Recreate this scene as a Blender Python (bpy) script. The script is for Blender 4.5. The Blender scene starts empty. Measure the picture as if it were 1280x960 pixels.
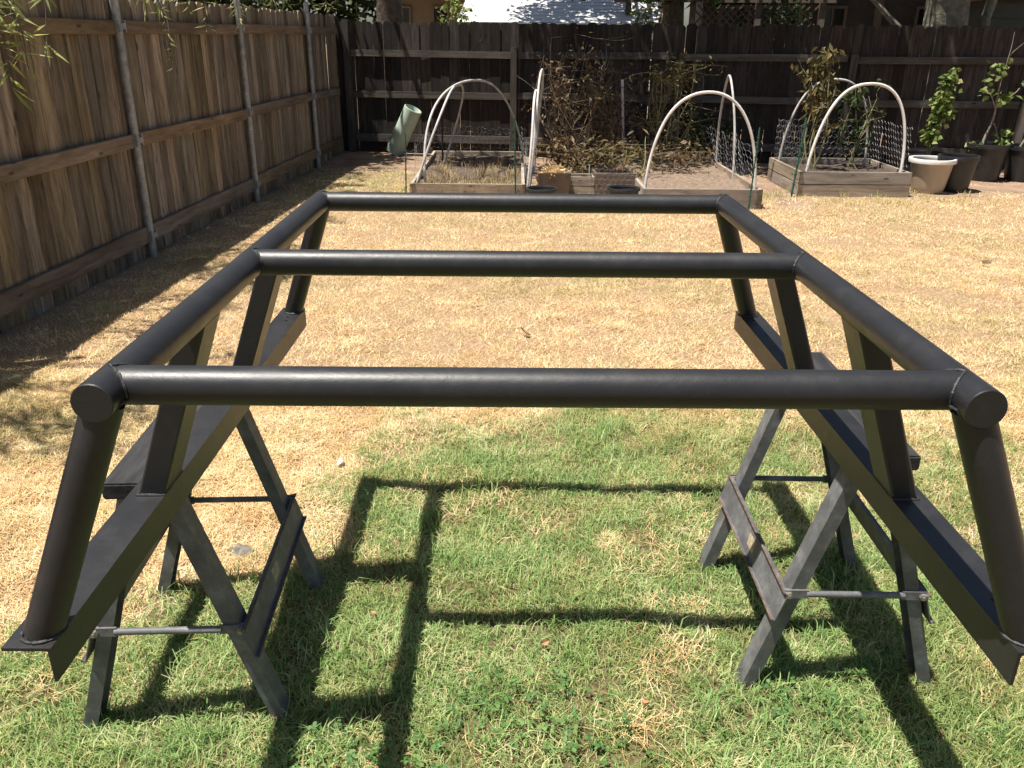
import bpy, bmesh, math, random
import numpy as np
from mathutils import Vector, Matrix, Euler

S = bpy.context.scene
C = S.collection
R = math.radians
rnd = random.Random(7)

# ------------------------------------------------------------------ camera
cam = bpy.data.cameras.new("camera")
cam.sensor_width = 36.0
cam.lens = 36.0 * 1061.8 / 1280.0
cam.clip_start = 0.05
cam.clip_end = 500
camo = bpy.data.objects.new("camera", cam)
C.objects.link(camo)
camo.matrix_world = Matrix.Translation((0, 0, 1.6)) @ Matrix.Rotation(R(90 - 22.27), 4, 'X') @ Matrix.Rotation(R(0.55), 4, 'Z')
S.camera = camo

# ------------------------------------------------------------------ sky, sun, exposure
SUN = Vector((-0.298, -0.118, 1.0)).normalized()          # direction towards the sun
elev = math.asin(SUN.z)
w = bpy.data.worlds.new("World")
S.world = w
w.use_nodes = True
nt = w.node_tree
sky = nt.nodes.new('ShaderNodeTexSky')
sky.sky_type = 'NISHITA'
sky.sun_disc = False
sky.sun_elevation = elev
sky.sun_rotation = math.atan2(SUN.x, SUN.y)
sky.air_density = 1.0
sky.dust_density = 1.5
nt.links.new(sky.outputs[0], nt.nodes['Background'].inputs[0])
nt.nodes['Background'].inputs[1].default_value = 0.05
sl = bpy.data.lights.new("sun", 'SUN')
sl.energy = 5.0
sl.angle = R(0.53)
sl.color = (1.0, 0.95, 0.87)
slo = bpy.data.objects.new("sun", sl)
C.objects.link(slo)
slo.rotation_euler = SUN.to_track_quat('Z', 'Y').to_euler()
S.view_settings.view_transform = 'Standard'
S.view_settings.look = 'None'
S.view_settings.gamma = 1.0
S.view_settings.exposure = 0.95
S.render.engine = 'CYCLES'
S.cycles.use_adaptive_sampling = True
S.cycles.adaptive_threshold = 0.03
S.cycles.use_denoising = True
S.cycles.max_bounces = 4
S.cycles.diffuse_bounces = 2
S.cycles.glossy_bounces = 2
S.cycles.transmission_bounces = 2
S.cycles.caustics_reflective = False
S.cycles.caustics_refractive = False

# ------------------------------------------------------------------ helpers
def tag(o, label=None, cat=None, group=None, kind=None):
    if label: o['label'] = label
    if cat: o['category'] = cat
    if group: o['group'] = group
    if kind: o['kind'] = kind
    return o

def empty(name, loc=(0, 0, 0), rz=0.0, label=None, cat=None, group=None):
    o = bpy.data.objects.new(name, None)
    C.objects.link(o)
    o.location = loc
    o.rotation_euler = (0, 0, rz)
    o.empty_display_size = 0.1
    return tag(o, label, cat, group)

def link(name, me, mat=None, parent=None):
    o = bpy.data.objects.new(name, me)
    C.objects.link(o)
    if mat is not None and len(me.materials) == 0:
        me.materials.append(mat)
    if parent is not None: o.parent = parent
    return o

class MB:
    def __init__(s):
        s.v = []; s.f = []
    def add(s, vs, fs):
        b = len(s.v)
        s.v += [tuple(p) for p in vs]
        s.f += [tuple(b + i for i in f) for f in fs]
        return s
    def box(s, lo, hi, m=None):
        x0, y0, z0 = lo; x1, y1, z1 = hi
        vs = [Vector(p) for p in ((x0,y0,z0),(x1,y0,z0),(x1,y1,z0),(x0,y1,z0),(x0,y0,z1),(x1,y0,z1),(x1,y1,z1),(x0,y1,z1))]
        if m is not None: vs = [m @ p for p in vs]
        return s.add(vs, [(3,2,1,0),(4,5,6,7),(0,1,5,4),(1,2,6,5),(2,3,7,6),(3,0,4,7)])
    def prism(s, poly, a, b, up=(0, 0, 1)):
        """poly: 2D profile (u,v) swept from a to b; u is across, v towards up"""
        a = Vector(a); b = Vector(b); t = (b - a).normalized()
        u = t.cross(Vector(up)).normalized(); vv = u.cross(t).normalized()
        n = len(poly)
        vs = [a + u * p[0] + vv * p[1] for p in poly] + [b + u * p[0] + vv * p[1] for p in poly]
        fs = [(i, (i + 1) % n, n + (i + 1) % n, n + i) for i in range(n)]
        fs += [tuple(reversed(range(n))), tuple(range(n, 2 * n))]
        return s.add(vs, fs)
    def tube(s, pts, rad, n=8, cap=True):
        pts = [Vector(p) for p in pts]
        m = len(pts)
        rr = rad if isinstance(rad, (list, tuple)) else [rad] * m
        t0 = (pts[1] - pts[0]).normalized()
        ref = Vector((0, 0, 1)) if abs(t0.z) < 0.9 else Vector((1, 0, 0))
        u = t0.cross(ref).normalized()
        vs = []; fs = []
        for i, p in enumerate(pts):
            t = (pts[min(i + 1, m - 1)] - pts[max(i - 1, 0)]).normalized()
            u = (u - t * u.dot(t)).normalized()
            v = t.cross(u)
            for k in range(n):
                a = 2 * math.pi * k / n
                vs.append(p + (u * math.cos(a) + v * math.sin(a)) * rr[i])
        for i in range(m - 1):
            for k in range(n):
                k2 = (k + 1) % n
                fs.append((i * n + k, i * n + k2, (i + 1) * n + k2, (i + 1) * n + k))
        if cap:
            fs.append(tuple(reversed(range(n))))
            fs.append(tuple((m - 1) * n + k for k in range(n)))
        return s.add(vs, fs)
    def lathe(s, prof, n=32, c=(0, 0, 0)):
        vs = []; fs = []
        for (r, z) in prof:
            for k in range(n):
                a = 2 * math.pi * k / n
                vs.append((c[0] + r * math.cos(a), c[1] + r * math.sin(a), c[2] + z))
        for i in range(len(prof) - 1):
            for k in range(n):
                k2 = (k + 1) % n
                fs.append((i * n + k, i * n + k2, (i + 1) * n + k2, (i + 1) * n + k))
        return s.add(vs, fs)
    def mesh(s, name, smooth=False, bevel=0.0):
        me = bpy.data.meshes.new(name)
        me.from_pydata(s.v, [], s.f)
        me.update()
        if bevel > 0:
            bm = bmesh.new(); bm.from_mesh(me)
            bmesh.ops.recalc_face_normals(bm, faces=bm.faces)
            ed = [e for e in bm.edges if len(e.link_faces) == 2 and e.calc_face_angle(0) > R(40)]
            bmesh.ops.bevel(bm, geom=ed, offset=bevel, segments=2, affect='EDGES', clamp_overlap=True)
            bm.to_mesh(me); bm.free()
        if smooth:
            me.shade_smooth()
            me.set_sharp_from_angle(angle=R(38))
        return me
    def build(s, name, mat, parent=None, smooth=False, bevel=0.0):
        return link(name, s.mesh(name, smooth, bevel), mat, parent)

def np_mesh(name, V, F):
    """V (n,3), F (m,k) numpy -> mesh"""
    me = bpy.data.meshes.new(name)
    V = np.asarray(V, np.float32); F = np.asarray(F, np.int32)
    k = F.shape[1]
    me.vertices.add(len(V)); me.vertices.foreach_set('co', V.ravel())
    me.loops.add(F.size); me.loops.foreach_set('vertex_index', F.ravel())
    me.polygons.add(len(F))
    me.polygons.foreach_set('loop_start', np.arange(0, F.size, k, dtype=np.int32))
    me.update(calc_edges=True)
    return me

def leaves_mesh(name, P, size, rng, aspect=0.45, droop=0.3, dirs=None, fold=0.12, spread=1.0):
    """one four-point folded leaf at every point of P"""
    n = len(P)
    P = np.asarray(P, float)
    if dirs is None:
        d = rng.normal(size=(n, 3)) * np.array([1, 1, 0.6 * spread]); d[:, 2] -= droop
    else:
        d = dirs + rng.normal(size=(n, 3)) * 0.25
    d /= np.linalg.norm(d, axis=1)[:, None] + 1e-9
    q = rng.normal(size=(n, 3)); u = np.cross(d, q); u /= np.linalg.norm(u, axis=1)[:, None] + 1e-9
    nn = np.cross(u, d)
    L = (size * rng.uniform(0.6, 1.3, n))[:, None]
    W = L * aspect * 0.5
    a = P; b = P + d * L * 0.45 + u * W + nn * L * fold; c = P + d * L; e = P + d * L * 0.45 - u * W + nn * L * fold
    V = np.stack([a, b, c, e], 1).reshape(-1, 3)
    i = np.arange(n)[:, None] * 4
    F = np.concatenate([i + np.array([[0, 1, 2]]), i + np.array([[0, 2, 3]])], 0)
    return np_mesh(name, V, F)

# ------------------------------------------------------------------ materials
def newmat(name):
    m = bpy.data.materials.new(name)
    m.use_nodes = True
    t = m.node_tree
    return m, t, t.nodes['Principled BSDF'], t.links.new

def N(t, typ, **kw):
    n = t.nodes.new(typ)
    for k, v in kw.items():
        if k == 'inp':
            for a, b in v.items(): n.inputs[a].default_value = b
        else: setattr(n, k, v)
    return n

def ramp(t, stops):
    n = t.nodes.new('ShaderNodeValToRGB')
    el = n.color_ramp.elements
    while len(el) > 1: el.remove(el[0])
    el[0].position = stops[0][0]; el[0].color = (*stops[0][1], 1)
    for p, c in stops[1:]:
        e = el.new(p); e.color = (*c, 1)
    return n

def noise(t, scale, detail=4, rough=0.6, vec=None):
    n = t.nodes.new('ShaderNodeTexNoise')
    n.inputs['Scale'].default_value = scale
    n.inputs['Detail'].default_value = detail
    n.inputs['Roughness'].default_value = rough
    if vec is not None: t.links.new(vec, n.inputs['Vector'])
    return n

def mixc(t, fac, a, b, mode='MIX'):
    n = t.nodes.new('ShaderNodeMix'); n.data_type = 'RGBA'; n.blend_type = mode
    for sock, val in ((n.inputs[0], fac), (n.inputs[6], a), (n.inputs[7], b)):
        if hasattr(val, 'is_linked'): t.links.new(val, sock)
        elif isinstance(val, (int, float)): sock.default_value = val
        else: sock.default_value = (*val, 1)
    return n.outputs[2]

def mult(t, a, b, op='MULTIPLY'):
    n = t.nodes.new('ShaderNodeMath'); n.operation = op
    for s_, v in ((n.inputs[0], a), (n.inputs[1], b)):
        if hasattr(v, 'is_linked'): t.links.new(v, s_)
        else: s_.default_value = v
    return n.outputs[0]

def bump(t, h, strength, dist, bsdf):
    b = t.nodes.new('ShaderNodeBump')
    b.inputs['Strength'].default_value = strength
    b.inputs['Distance'].default_value = dist
    t.links.new(h, b.inputs['Height'])
    t.links.new(b.outputs[0], bsdf.inputs['Normal'])

def plain(name, col, rough=0.6, metal=0.0, var=0.25, scale=30, bstr=0.15, bdist=0.002, coord='Object', spec=0.5):
    m, t, p, L = newmat(name)
    tc = N(t, 'ShaderNodeTexCoord')
    n1 = noise(t, scale, 5, 0.65, tc.outputs[coord])
    lo = tuple(c * (1 - var) for c in col); hi = tuple(min(1, c * (1 + var)) for c in col)
    r = ramp(t, [(0.3, lo), (0.7, hi)])
    L(n1.outputs['Fac'], r.inputs[0]); L(r.outputs[0], p.inputs['Base Color'])
    p.inputs['Roughness'].default_value = rough
    p.inputs['Metallic'].default_value = metal
    p.inputs['Specular IOR Level'].default_value = spec
    bump(t, n1.outputs['Fac'], bstr, bdist, p)
    return m

def wood(name, stops, axis=2, rough=0.85, vary=0.5, gscale=1.0, huevar=0.03, blotch=(0.55, 0.6), bdist=0.004):
    """board wood: grain along one object axis, each object its own offset and tone"""
    m, t, p, L = newmat(name)
    tc = N(t, 'ShaderNodeTexCoord'); oi = N(t, 'ShaderNodeObjectInfo')
    off = N(t, 'ShaderNodeVectorMath', operation='SCALE'); off.inputs[0].default_value = (37.0, 53.0, 71.0)
    L(oi.outputs['Random'], off.inputs['Scale'])
    add = N(t, 'ShaderNodeVectorMath', operation='ADD'); L(tc.outputs['Object'], add.inputs[0]); L(off.outputs[0], add.inputs[1])
    mp = N(t, 'ShaderNodeMapping'); L(add.outputs[0], mp.inputs[0])
    sc = [30.0 * gscale] * 3; sc[axis] = 1.6 * gscale
    mp.inputs['Scale'].default_value = sc
    warp = noise(t, 2.2, 2, 0.5, add.outputs[0])
    wv = N(t, 'ShaderNodeVectorMath', operation='SCALE'); L(warp.outputs['Color'], wv.inputs[0]); wv.inputs['Scale'].default_value = 2.5
    add2 = N(t, 'ShaderNodeVectorMath', operation='ADD'); L(mp.outputs[0], add2.inputs[0]); L(wv.outputs[0], add2.inputs[1])
    g = noise(t, 1.0, 6, 0.7, add2.outputs[0])
    r = ramp(t, stops); L(g.outputs['Fac'], r.inputs[0])
    # weathering blotches
    mp2 = N(t, 'ShaderNodeMapping'); L(add.outputs[0], mp2.inputs[0])
    s2 = [7.0] * 3; s2[axis] = 1.3; mp2.inputs['Scale'].default_value = s2
    bl = noise(t, 1.0, 5, 0.65, mp2.outputs[0])
    blr = ramp(t, [(0.35, (blotch[0],) * 3), (0.65, (1.0,) * 3)]); L(bl.outputs['Fac'], blr.inputs[0])
    c = mixc(t, 1.0, r.outputs[0], blr.outputs[0], 'MULTIPLY')
    # knots
    mp3 = N(t, 'ShaderNodeMapping'); L(add.outputs[0], mp3.inputs[0])
    s3 = [9.0] * 3; s3[axis] = 3.2; mp3.inputs['Scale'].default_value = s3
    vo = N(t, 'ShaderNodeTexVoronoi'); vo.inputs['Scale'].default_value = 1.0; L(mp3.outputs[0], vo.inputs['Vector'])
    kr = ramp(t, [(0.07, (0.25, 0.2, 0.18)), (0.13, (1, 1, 1))]); L(vo.outputs['Distance'], kr.inputs[0])
    c = mixc(t, 0.8, c, kr.outputs[0], 'MULTIPLY')
    hsv = N(t, 'ShaderNodeHueSaturation')
    L(c, hsv.inputs['Color'])
    mr = N(t, 'ShaderNodeMapRange'); L(oi.outputs['Random'], mr.inputs[0]); mr.inputs[3].default_value = 1 - vary * 0.6; mr.inputs[4].default_value = 1 + vary * 0.6
    L(mr.outputs[0], hsv.inputs['Value'])
    wn = N(t, 'ShaderNodeTexWhiteNoise', noise_dimensions='1D'); L(oi.outputs['Random'], wn.inputs['W'])
    mr2 = N(t, 'ShaderNodeMapRange'); L(wn.outputs['Value'], mr2.inputs[0]); mr2.inputs[3].default_value = 0.5 - huevar * 0.5; mr2.inputs[4].default_value = 0.5 + huevar * 0.4
    L(mr2.outputs[0], hsv.inputs['Hue'])
    mr3 = N(t, 'ShaderNodeMapRange'); L(wn.outputs['Color'], mr3.inputs[0]); mr3.inputs[3].default_value = 0.5; mr3.inputs[4].default_value = 1.1
    L(mr3.outputs[0], hsv.inputs['Saturation'])
    L(hsv.outputs[0], p.inputs['Base Color'])
    p.inputs['Roughness'].default_value = rough
    p.inputs['Specular IOR Level'].default_value = 0.25
    bump(t, g.outputs['Fac'], 0.5, bdist, p)
    return m

def leafmat(name, stops, trans=0.35, rough=0.55, island=True):
    m, t, p, L = newmat(name)
    geo = N(t, 'ShaderNodeNewGeometry')
    tc = N(t, 'ShaderNodeTexCoord')
    r = ramp(t, stops)
    L(geo.outputs['Random Per Island'], r.inputs[0])
    nz = noise(t, 1.7, 2, 0.5, tc.outputs['Object'])
    nr = ramp(t, [(0.3, (0.65, 0.65, 0.65)), (0.7, (1.15, 1.15, 1.15))]); L(nz.outputs['Fac'], nr.inputs[0])
    c = mixc(t, 1.0, r.outputs[0], nr.outputs[0], 'MULTIPLY')
    L(c, p.inputs['Base Color'])
    p.inputs['Roughness'].default_value = rough
    p.inputs['Specular IOR Level'].default_value = 0.35
    tr = N(t, 'ShaderNodeBsdfTranslucent'); L(c, tr.inputs['Color'])
    mx = N(t, 'ShaderNodeMixShader'); mx.inputs[0].default_value = trans
    L(p.outputs[0], mx.inputs[1]); L(tr.outputs[0], mx.inputs[2])
    L(mx.outputs[0], t.nodes['Material Output'].inputs[0])
    return m

def blackpaint():
    m, t, p, L = newmat('satin_black_paint')
    tc = N(t, 'ShaderNodeTexCoord')
    big = noise(t, 5, 4, 0.6, tc.outputs['Object'])
    r = ramp(t, [(0.3, (0.013, 0.013, 0.0145)), (0.7, (0.020, 0.0195, 0.020))])
    L(big.outputs['Fac'], r.inputs[0]); L(r.outputs[0], p.inputs['Base Color'])
    rr = N(t, 'ShaderNodeMapRange'); rr.inputs[3].default_value = 0.36; rr.inputs[4].default_value = 0.44
    L(big.outputs['Fac'], rr.inputs[0]); L(rr.outputs[0], p.inputs['Roughness'])
    fine = noise(t, 420, 3, 0.7, tc.outputs['Object'])
    mid = noise(t, 60, 3, 0.6, tc.outputs['Object'])
    dust = noise(t, 11, 6, 0.75, tc.outputs['Object'])
    dr_ = ramp(t, [(0.50, (0, 0, 0)), (0.75, (0.28, 0.28, 0.28))]); L(dust.outputs['Fac'], dr_.inputs[0])
    spk = noise(t, 260, 2, 0.5, tc.outputs['Object'])
    sr_ = ramp(t, [(0.70, (0, 0, 0)), (0.78, (0.5, 0.5, 0.5))]); L(spk.outputs['Fac'], sr_.inputs[0])
    cc = mixc(t, dr_.outputs[0], r.outputs[0], (0.055, 0.050, 0.044))
    cc = mixc(t, sr_.outputs[0], cc, (0.075, 0.070, 0.064))
    L(cc, p.inputs['Base Color'])
    rgh = mult(t, rr.outputs[0], mult(t, dust.outputs['Fac'], 0.22), 'ADD'); L(mult(t, rgh, 0.08, 'SUBTRACT'), p.inputs['Roughness'])
    h = mult(t, mult(t, fine.outputs['Fac'], 0.5), mult(t, mid.outputs['Fac'], 1.3), 'ADD')
    bump(t, h, 0.30, 0.0012, p)
    return m

def wornmetal():
    m, t, p, L = newmat('worn_dark_steel')
    tc = N(t, 'ShaderNodeTexCoord')
    a = noise(t, 14, 6, 0.7, tc.outputs['Object'])
    r = ramp(t, [(0.25, (0.05, 0.051, 0.053)), (0.5, (0.10, 0.102, 0.106)), (0.75, (0.21, 0.21, 0.21))])
    L(a.outputs['Fac'], r.inputs[0])
    b = noise(t, 33, 5, 0.75, tc.outputs['Object'])
    rr = ramp(t, [(0.58, (0, 0, 0)), (0.70, (0.9, 0.9, 0.9))]); L(b.outputs['Fac'], rr.inputs[0])
    c = mixc(t, rr.outputs[0], r.outputs[0], (0.15, 0.10, 0.07))
    L(c, p.inputs['Base Color'])
    p.inputs['Roughness'].default_value = 0.6
    p.inputs['Metallic'].default_value = 0.0
    bump(t, b.outputs['Fac'], 0.3, 0.002, p)
    return m

M = {}
M['paint'] = blackpaint()
M['weld'] = plain('painted_weld', (0.020, 0.020, 0.021), 0.5, 0, 0.3, 200, 0.6, 0.003)
M['steel'] = wornmetal()
M['rust'] = plain('rusty_steel', (0.105, 0.068, 0.05), 0.8, 0, 0.7, 40, 0.4, 0.002)
M['paper'] = plain('torn_paper_label', (0.34, 0.27, 0.18), 0.9, 0, 0.4, 80)
M['bolt'] = plain('zinc_bolt', (0.30, 0.27, 0.23), 0.45, 0.6, 0.3, 90)
M['plank'] = wood('black_painted_lumber', [(0.3, (0.012, 0.012, 0.013)), (0.5, (0.035, 0.035, 0.037)), (0.75, (0.065, 0.064, 0.064))], axis=1, vary=0.2, huevar=0, bdist=0.006)
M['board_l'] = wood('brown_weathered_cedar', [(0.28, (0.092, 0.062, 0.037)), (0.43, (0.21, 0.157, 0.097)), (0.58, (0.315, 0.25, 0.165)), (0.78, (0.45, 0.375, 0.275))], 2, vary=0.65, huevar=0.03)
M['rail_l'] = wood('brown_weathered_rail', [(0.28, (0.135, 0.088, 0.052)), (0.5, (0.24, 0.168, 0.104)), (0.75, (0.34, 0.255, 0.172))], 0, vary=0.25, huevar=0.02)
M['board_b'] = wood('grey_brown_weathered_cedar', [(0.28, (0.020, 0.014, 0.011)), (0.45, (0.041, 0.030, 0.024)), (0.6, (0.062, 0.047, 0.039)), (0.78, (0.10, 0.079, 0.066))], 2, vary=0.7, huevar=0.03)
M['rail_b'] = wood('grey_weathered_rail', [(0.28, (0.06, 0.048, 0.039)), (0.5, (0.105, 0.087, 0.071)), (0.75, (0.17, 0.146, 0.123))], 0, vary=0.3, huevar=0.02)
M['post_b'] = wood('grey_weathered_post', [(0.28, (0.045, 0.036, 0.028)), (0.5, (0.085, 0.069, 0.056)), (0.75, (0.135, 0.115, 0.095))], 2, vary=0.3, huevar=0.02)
M['palepost'] = wood('sunlit_pale_post', [(0.28, (0.30, 0.26, 0.20)), (0.5, (0.42, 0.36, 0.28)), (0.75, (0.55, 0.48, 0.39))], 2, vary=0.1, huevar=0.01)  # sunlight on the last back post put into a paler wood colour
M['bedwood'] = wood('pale_bed_lumber', [(0.28, (0.24, 0.18, 0.125)), (0.5, (0.38, 0.30, 0.22)), (0.75, (0.50, 0.42, 0.33))], 0, vary=0.25, huevar=0.02)
M['bedside'] = wood('pale_bed_side_lumber', [(0.28, (0.24, 0.18, 0.125)), (0.5, (0.38, 0.30, 0.22)), (0.75, (0.50, 0.42, 0.33))], 1, vary=0.25, huevar=0.02)
M['galv'] = plain('galvanised_post', (0.30, 0.305, 0.31), 0.5, 0.35, 0.35, 22, 0.1)
M['wire'] = plain('galvanised_wire', (0.30, 0.30, 0.30), 0.5, 0.3, 0.2)
M['pvc'] = plain('white_plastic_pipe', (0.60, 0.565, 0.54), 0.45, 0, 0.25, 7, 0.05)
M['pvcgrey'] = plain('grey_plastic_pipe', (0.44, 0.42, 0.40), 0.5, 0, 0.35, 7, 0.05)
M['greenstake'] = plain('green_coated_stake', (0.015, 0.085, 0.055), 0.5, 0, 0.3, 40)
M['greenpipe'] = plain('pale_green_pipe', (0.37, 0.45, 0.36), 0.5, 0, 0.15, 6, 0.05)
M['pot_tan'] = plain('tan_plastic', (0.42, 0.335, 0.24), 0.55, 0, 0.1, 12, 0.05)
M['pot_rim'] = plain('white_plastic_rim', (0.76, 0.74, 0.70), 0.45, 0, 0.06, 12, 0.05)
M['pot_blk'] = plain('black_nursery_plastic', (0.020, 0.020, 0.021), 0.45, 0, 0.4, 12, 0.1)
M['pot_brown'] = plain('brown_planter_plastic', (0.12, 0.085, 0.065), 0.6, 0, 0.25, 12, 0.1)
M['soil'] = plain('dark_bed_soil', (0.07, 0.048, 0.034), 0.95, 0, 0.6, 25, 1.0, 0.03)
M['drysoil'] = plain('dry_bed_soil', (0.20, 0.142, 0.10), 0.95, 0, 0.45, 22, 1.0, 0.03)
M['soil1'] = plain('brown_bed_soil', (0.085, 0.06, 0.042), 0.95, 0, 0.6, 14, 1.0, 0.03)
M['stone'] = plain('grey_stone', (0.20, 0.18, 0.15), 0.85, 0, 0.3, 20, 0.5, 0.01)
M['bark'] = plain('tree_bark', (0.10, 0.082, 0.065), 0.9, 0, 0.5, 14, 0.9, 0.03)
M['barkpale'] = plain('pale_tree_bark', (0.21, 0.19, 0.14), 0.9, 0, 0.5, 9, 0.9, 0.03)
M['stem'] = plain('plant_stem', (0.24, 0.22, 0.10), 0.8, 0, 0.3, 30)
M['stemgrey'] = plain('woody_stem', (0.24, 0.20, 0.16), 0.85, 0, 0.3, 30)
M['stemdead'] = plain('dead_stem', (0.17, 0.125, 0.075), 0.85, 0, 0.4, 30)
M['leaf_tree'] = leafmat('tree_leaves', [(0, (0.014, 0.032, 0.009)), (0.5, (0.032, 0.06, 0.016)), (1, (0.065, 0.10, 0.027))])
M['leaf_willow'] = leafmat('narrow_yellow_green_leaves', [(0, (0.28, 0.34, 0.09)), (0.5, (0.46, 0.50, 0.17)), (1, (0.66, 0.64, 0.32))], 0.5)
M['leaf_fresh'] = leafmat('fresh_plant_leaves', [(0, (0.09, 0.15, 0.03)), (0.5, (0.20, 0.28, 0.07)), (0.85, (0.34, 0.39, 0.12)), (1, (0.50, 0.47, 0.22))], 0.4)
M['leaf_dead'] = leafmat('withered_leaves', [(0, (0.05, 0.030, 0.016)), (0.45, (0.13, 0.078, 0.038)), (0.8, (0.24, 0.15, 0.07)), (1, (0.30, 0.22, 0.10))], 0.25)
M['leaf_olive'] = leafmat('yellowing_olive_leaves', [(0, (0.055, 0.05, 0.017)), (0.5, (0.15, 0.125, 0.042)), (1, (0.30, 0.23, 0.09))], 0.35)
M['leaf_dry'] = plain('dry_leaf', (0.30, 0.16, 0.08), 0.8, 0, 0.35, 40)
M['paleleaf'] = plain('bleached_leaf', (0.55, 0.46, 0.36), 0.8, 0, 0.2, 40)

# ------------------------------------------------------------------ ground: one sheet, lawn colour by what grows there
def vnoise(x, y, s, seed):
    """smooth value noise, numpy"""
    g = np.random.RandomState(seed).rand(256, 256)
    X = x * s + 100.3; Y = y * s + 100.7
    xi = np.floor(X).astype(int); yi = np.floor(Y).astype(int)
    fx = X - xi; fy = Y - yi
    fx = fx * fx * (3 - 2 * fx); fy = fy * fy * (3 - 2 * fy)
    a = g[xi % 256, yi % 256]; b = g[(xi + 1) % 256, yi % 256]; c = g[xi % 256, (yi + 1) % 256]; d = g[(xi + 1) % 256, (yi + 1) % 256]
    return (a * (1 - fx) + b * fx) * (1 - fy) + (c * (1 - fx) + d * fx) * fy
def fbm(x, y, s, seed):
    return 0.55 * vnoise(x, y, s, seed) + 0.3 * vnoise(x, y, s * 2.1, seed + 1) + 0.15 * vnoise(x, y, s * 4.4, seed + 2)
def sstep(a, b, x):
    t = np.clip((x - a) / (b - a), 0, 1); return t * t * (3 - 2 * t)
def height(x, y):
    near = 1 - sstep(7.0, 8.5, y)
    return (fbm(x, y, 0.9, 31) - 0.5) * 0.035 + near * (fbm(x, y, 4.5, 37) - 0.5) * 0.034
def green_amount(x, y):
    """how much of the turf is alive: watered patch around and in front of the rack"""
    n = (fbm(x, y, 2.3, 5) - 0.5)
    far = 1 - sstep(2.75, 3.75, y + n * 1.3 + 0.10 * np.abs(x - 0.5))
    left = sstep(-0.85, -0.35, x + n * 0.7 - 0.0 + np.maximum(0, 2.45 - y) * 1.6)
    right = 1 - sstep(1.45, 2.3, x + n * 0.9 - np.maximum(0, 2.6 - y) * 1.2)
    g = far * left * right
    g = g * (0.55 + 0.9 * fbm(x, y, 3.5, 11))
    back = 0.25 * sstep(8.0, 9.5, y) * sstep(-0.6, -1.4, x)
    return np.clip(g + back, 0, 1)
def patch_amount(x, y):
    return sstep(0.50, 0.70, fbm(x, y, 1.3, 21))
def dirt_amount(x, y):
    n = fbm(x, y, 1.7, 41) - 0.5
    d = sstep(9.2, 9.7, y + n * 0.9 - 1.6 * sstep(-1.0, -1.4, x) - 0.1 * sstep(4.2, 4.8, x))
    strip = sstep(0.28, 0.05, np.abs(x - 2.85) - 0.05 + n * 0.2) * sstep(8.4, 8.9, y + n * 0.4)
    wall = 0.5 * sstep(0.16, 0.05, x - (-3.0 + 0.045 * y) + n * 0.3)
    return np.clip(np.maximum(np.maximum(d, strip), wall), 0, 1)

gx = np.concatenate([[-120, -60, -30, -15, -8], np.linspace(-4.5, 9.5, 176), [14, 25, 50, 120]])
gy = np.concatenate([[-120, -50, -20, -8, -3], np.linspace(-1, 14, 188), [18, 28, 50, 90, 160]])
GX, GY = np.meshgrid(gx, gy, indexing='ij')
GZ = height(GX, GY)
inner = (GX > -5) & (GX < 10) & (GY > -2) & (GY < 15)
GZ = np.where(inner, GZ, -0.03)
V = np.stack([GX, GY, GZ], -1).reshape(-1, 3)
nx, ny = len(gx), len(gy)
ii, jj = np.meshgrid(np.arange(nx - 1), np.arange(ny - 1), indexing='ij')
a = (ii * ny + jj).ravel()
F = np.stack([a, a + ny, a + ny + 1, a + 1], 1)
gme = np_mesh('ground', V, F)
at = gme.attributes.new('green', 'FLOAT', 'POINT'); at.data.foreach_set('value', green_amount(GX, GY).ravel().astype(np.float32))
at = gme.attributes.new('dirt', 'FLOAT', 'POINT'); at.data.foreach_set('value', dirt_amount(GX, GY).ravel().astype(np.float32))
gme.shade_smooth()
m, t, p, L = newmat('lawn_soil_and_thatch')
tc = N(t, 'ShaderNodeTexCoord')
a1 = N(t, 'ShaderNodeAttribute', attribute_name='green'); a2 = N(t, 'ShaderNodeAttribute', attribute_name='dirt')
n1 = noise(t, 55, 6, 0.75, tc.outputs['Object']); n2 = noise(t, 3.0, 4, 0.6, tc.outputs['Object']); n3 = noise(t, 180, 3, 0.7, tc.outputs['Object'])
st = ramp(t, [(0.28, (0.15, 0.095, 0.055)), (0.5, (0.31, 0.21, 0.125)), (0.72, (0.48, 0.36, 0.23))]); L(n1.outputs['Fac'], st.inputs[0])
gr = ramp(t, [(0.3, (0.055, 0.045, 0.022)), (0.5, (0.13, 0.105, 0.05)), (0.75, (0.27, 0.21, 0.11))]); L(n1.outputs['Fac'], gr.inputs[0])
dr = ramp(t, [(0.3, (0.19, 0.125, 0.085)), (0.55, (0.28, 0.195, 0.135)), (0.75, (0.38, 0.275, 0.195))]); L(n2.outputs['Fac'], dr.inputs[0])
c = mixc(t, a1.outputs['Fac'], st.outputs[0], gr.outputs[0])
c = mixc(t, a2.outputs['Fac'], c, dr.outputs[0])
L(c, p.inputs['Base Color']); p.inputs['Roughness'].default_value = 0.95; p.inputs['Specular IOR Level'].default_value = 0.1
hh = mult(t, n1.outputs['Fac'], mult(t, n3.outputs['Fac'], 0.5), 'ADD')
bump(t, hh, 0.8, 0.012, p)
tag(link('ground', gme, m), 'backyard ground of dry straw-coloured turf, bare earth and a watered green patch', 'ground', kind='structure')

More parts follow.
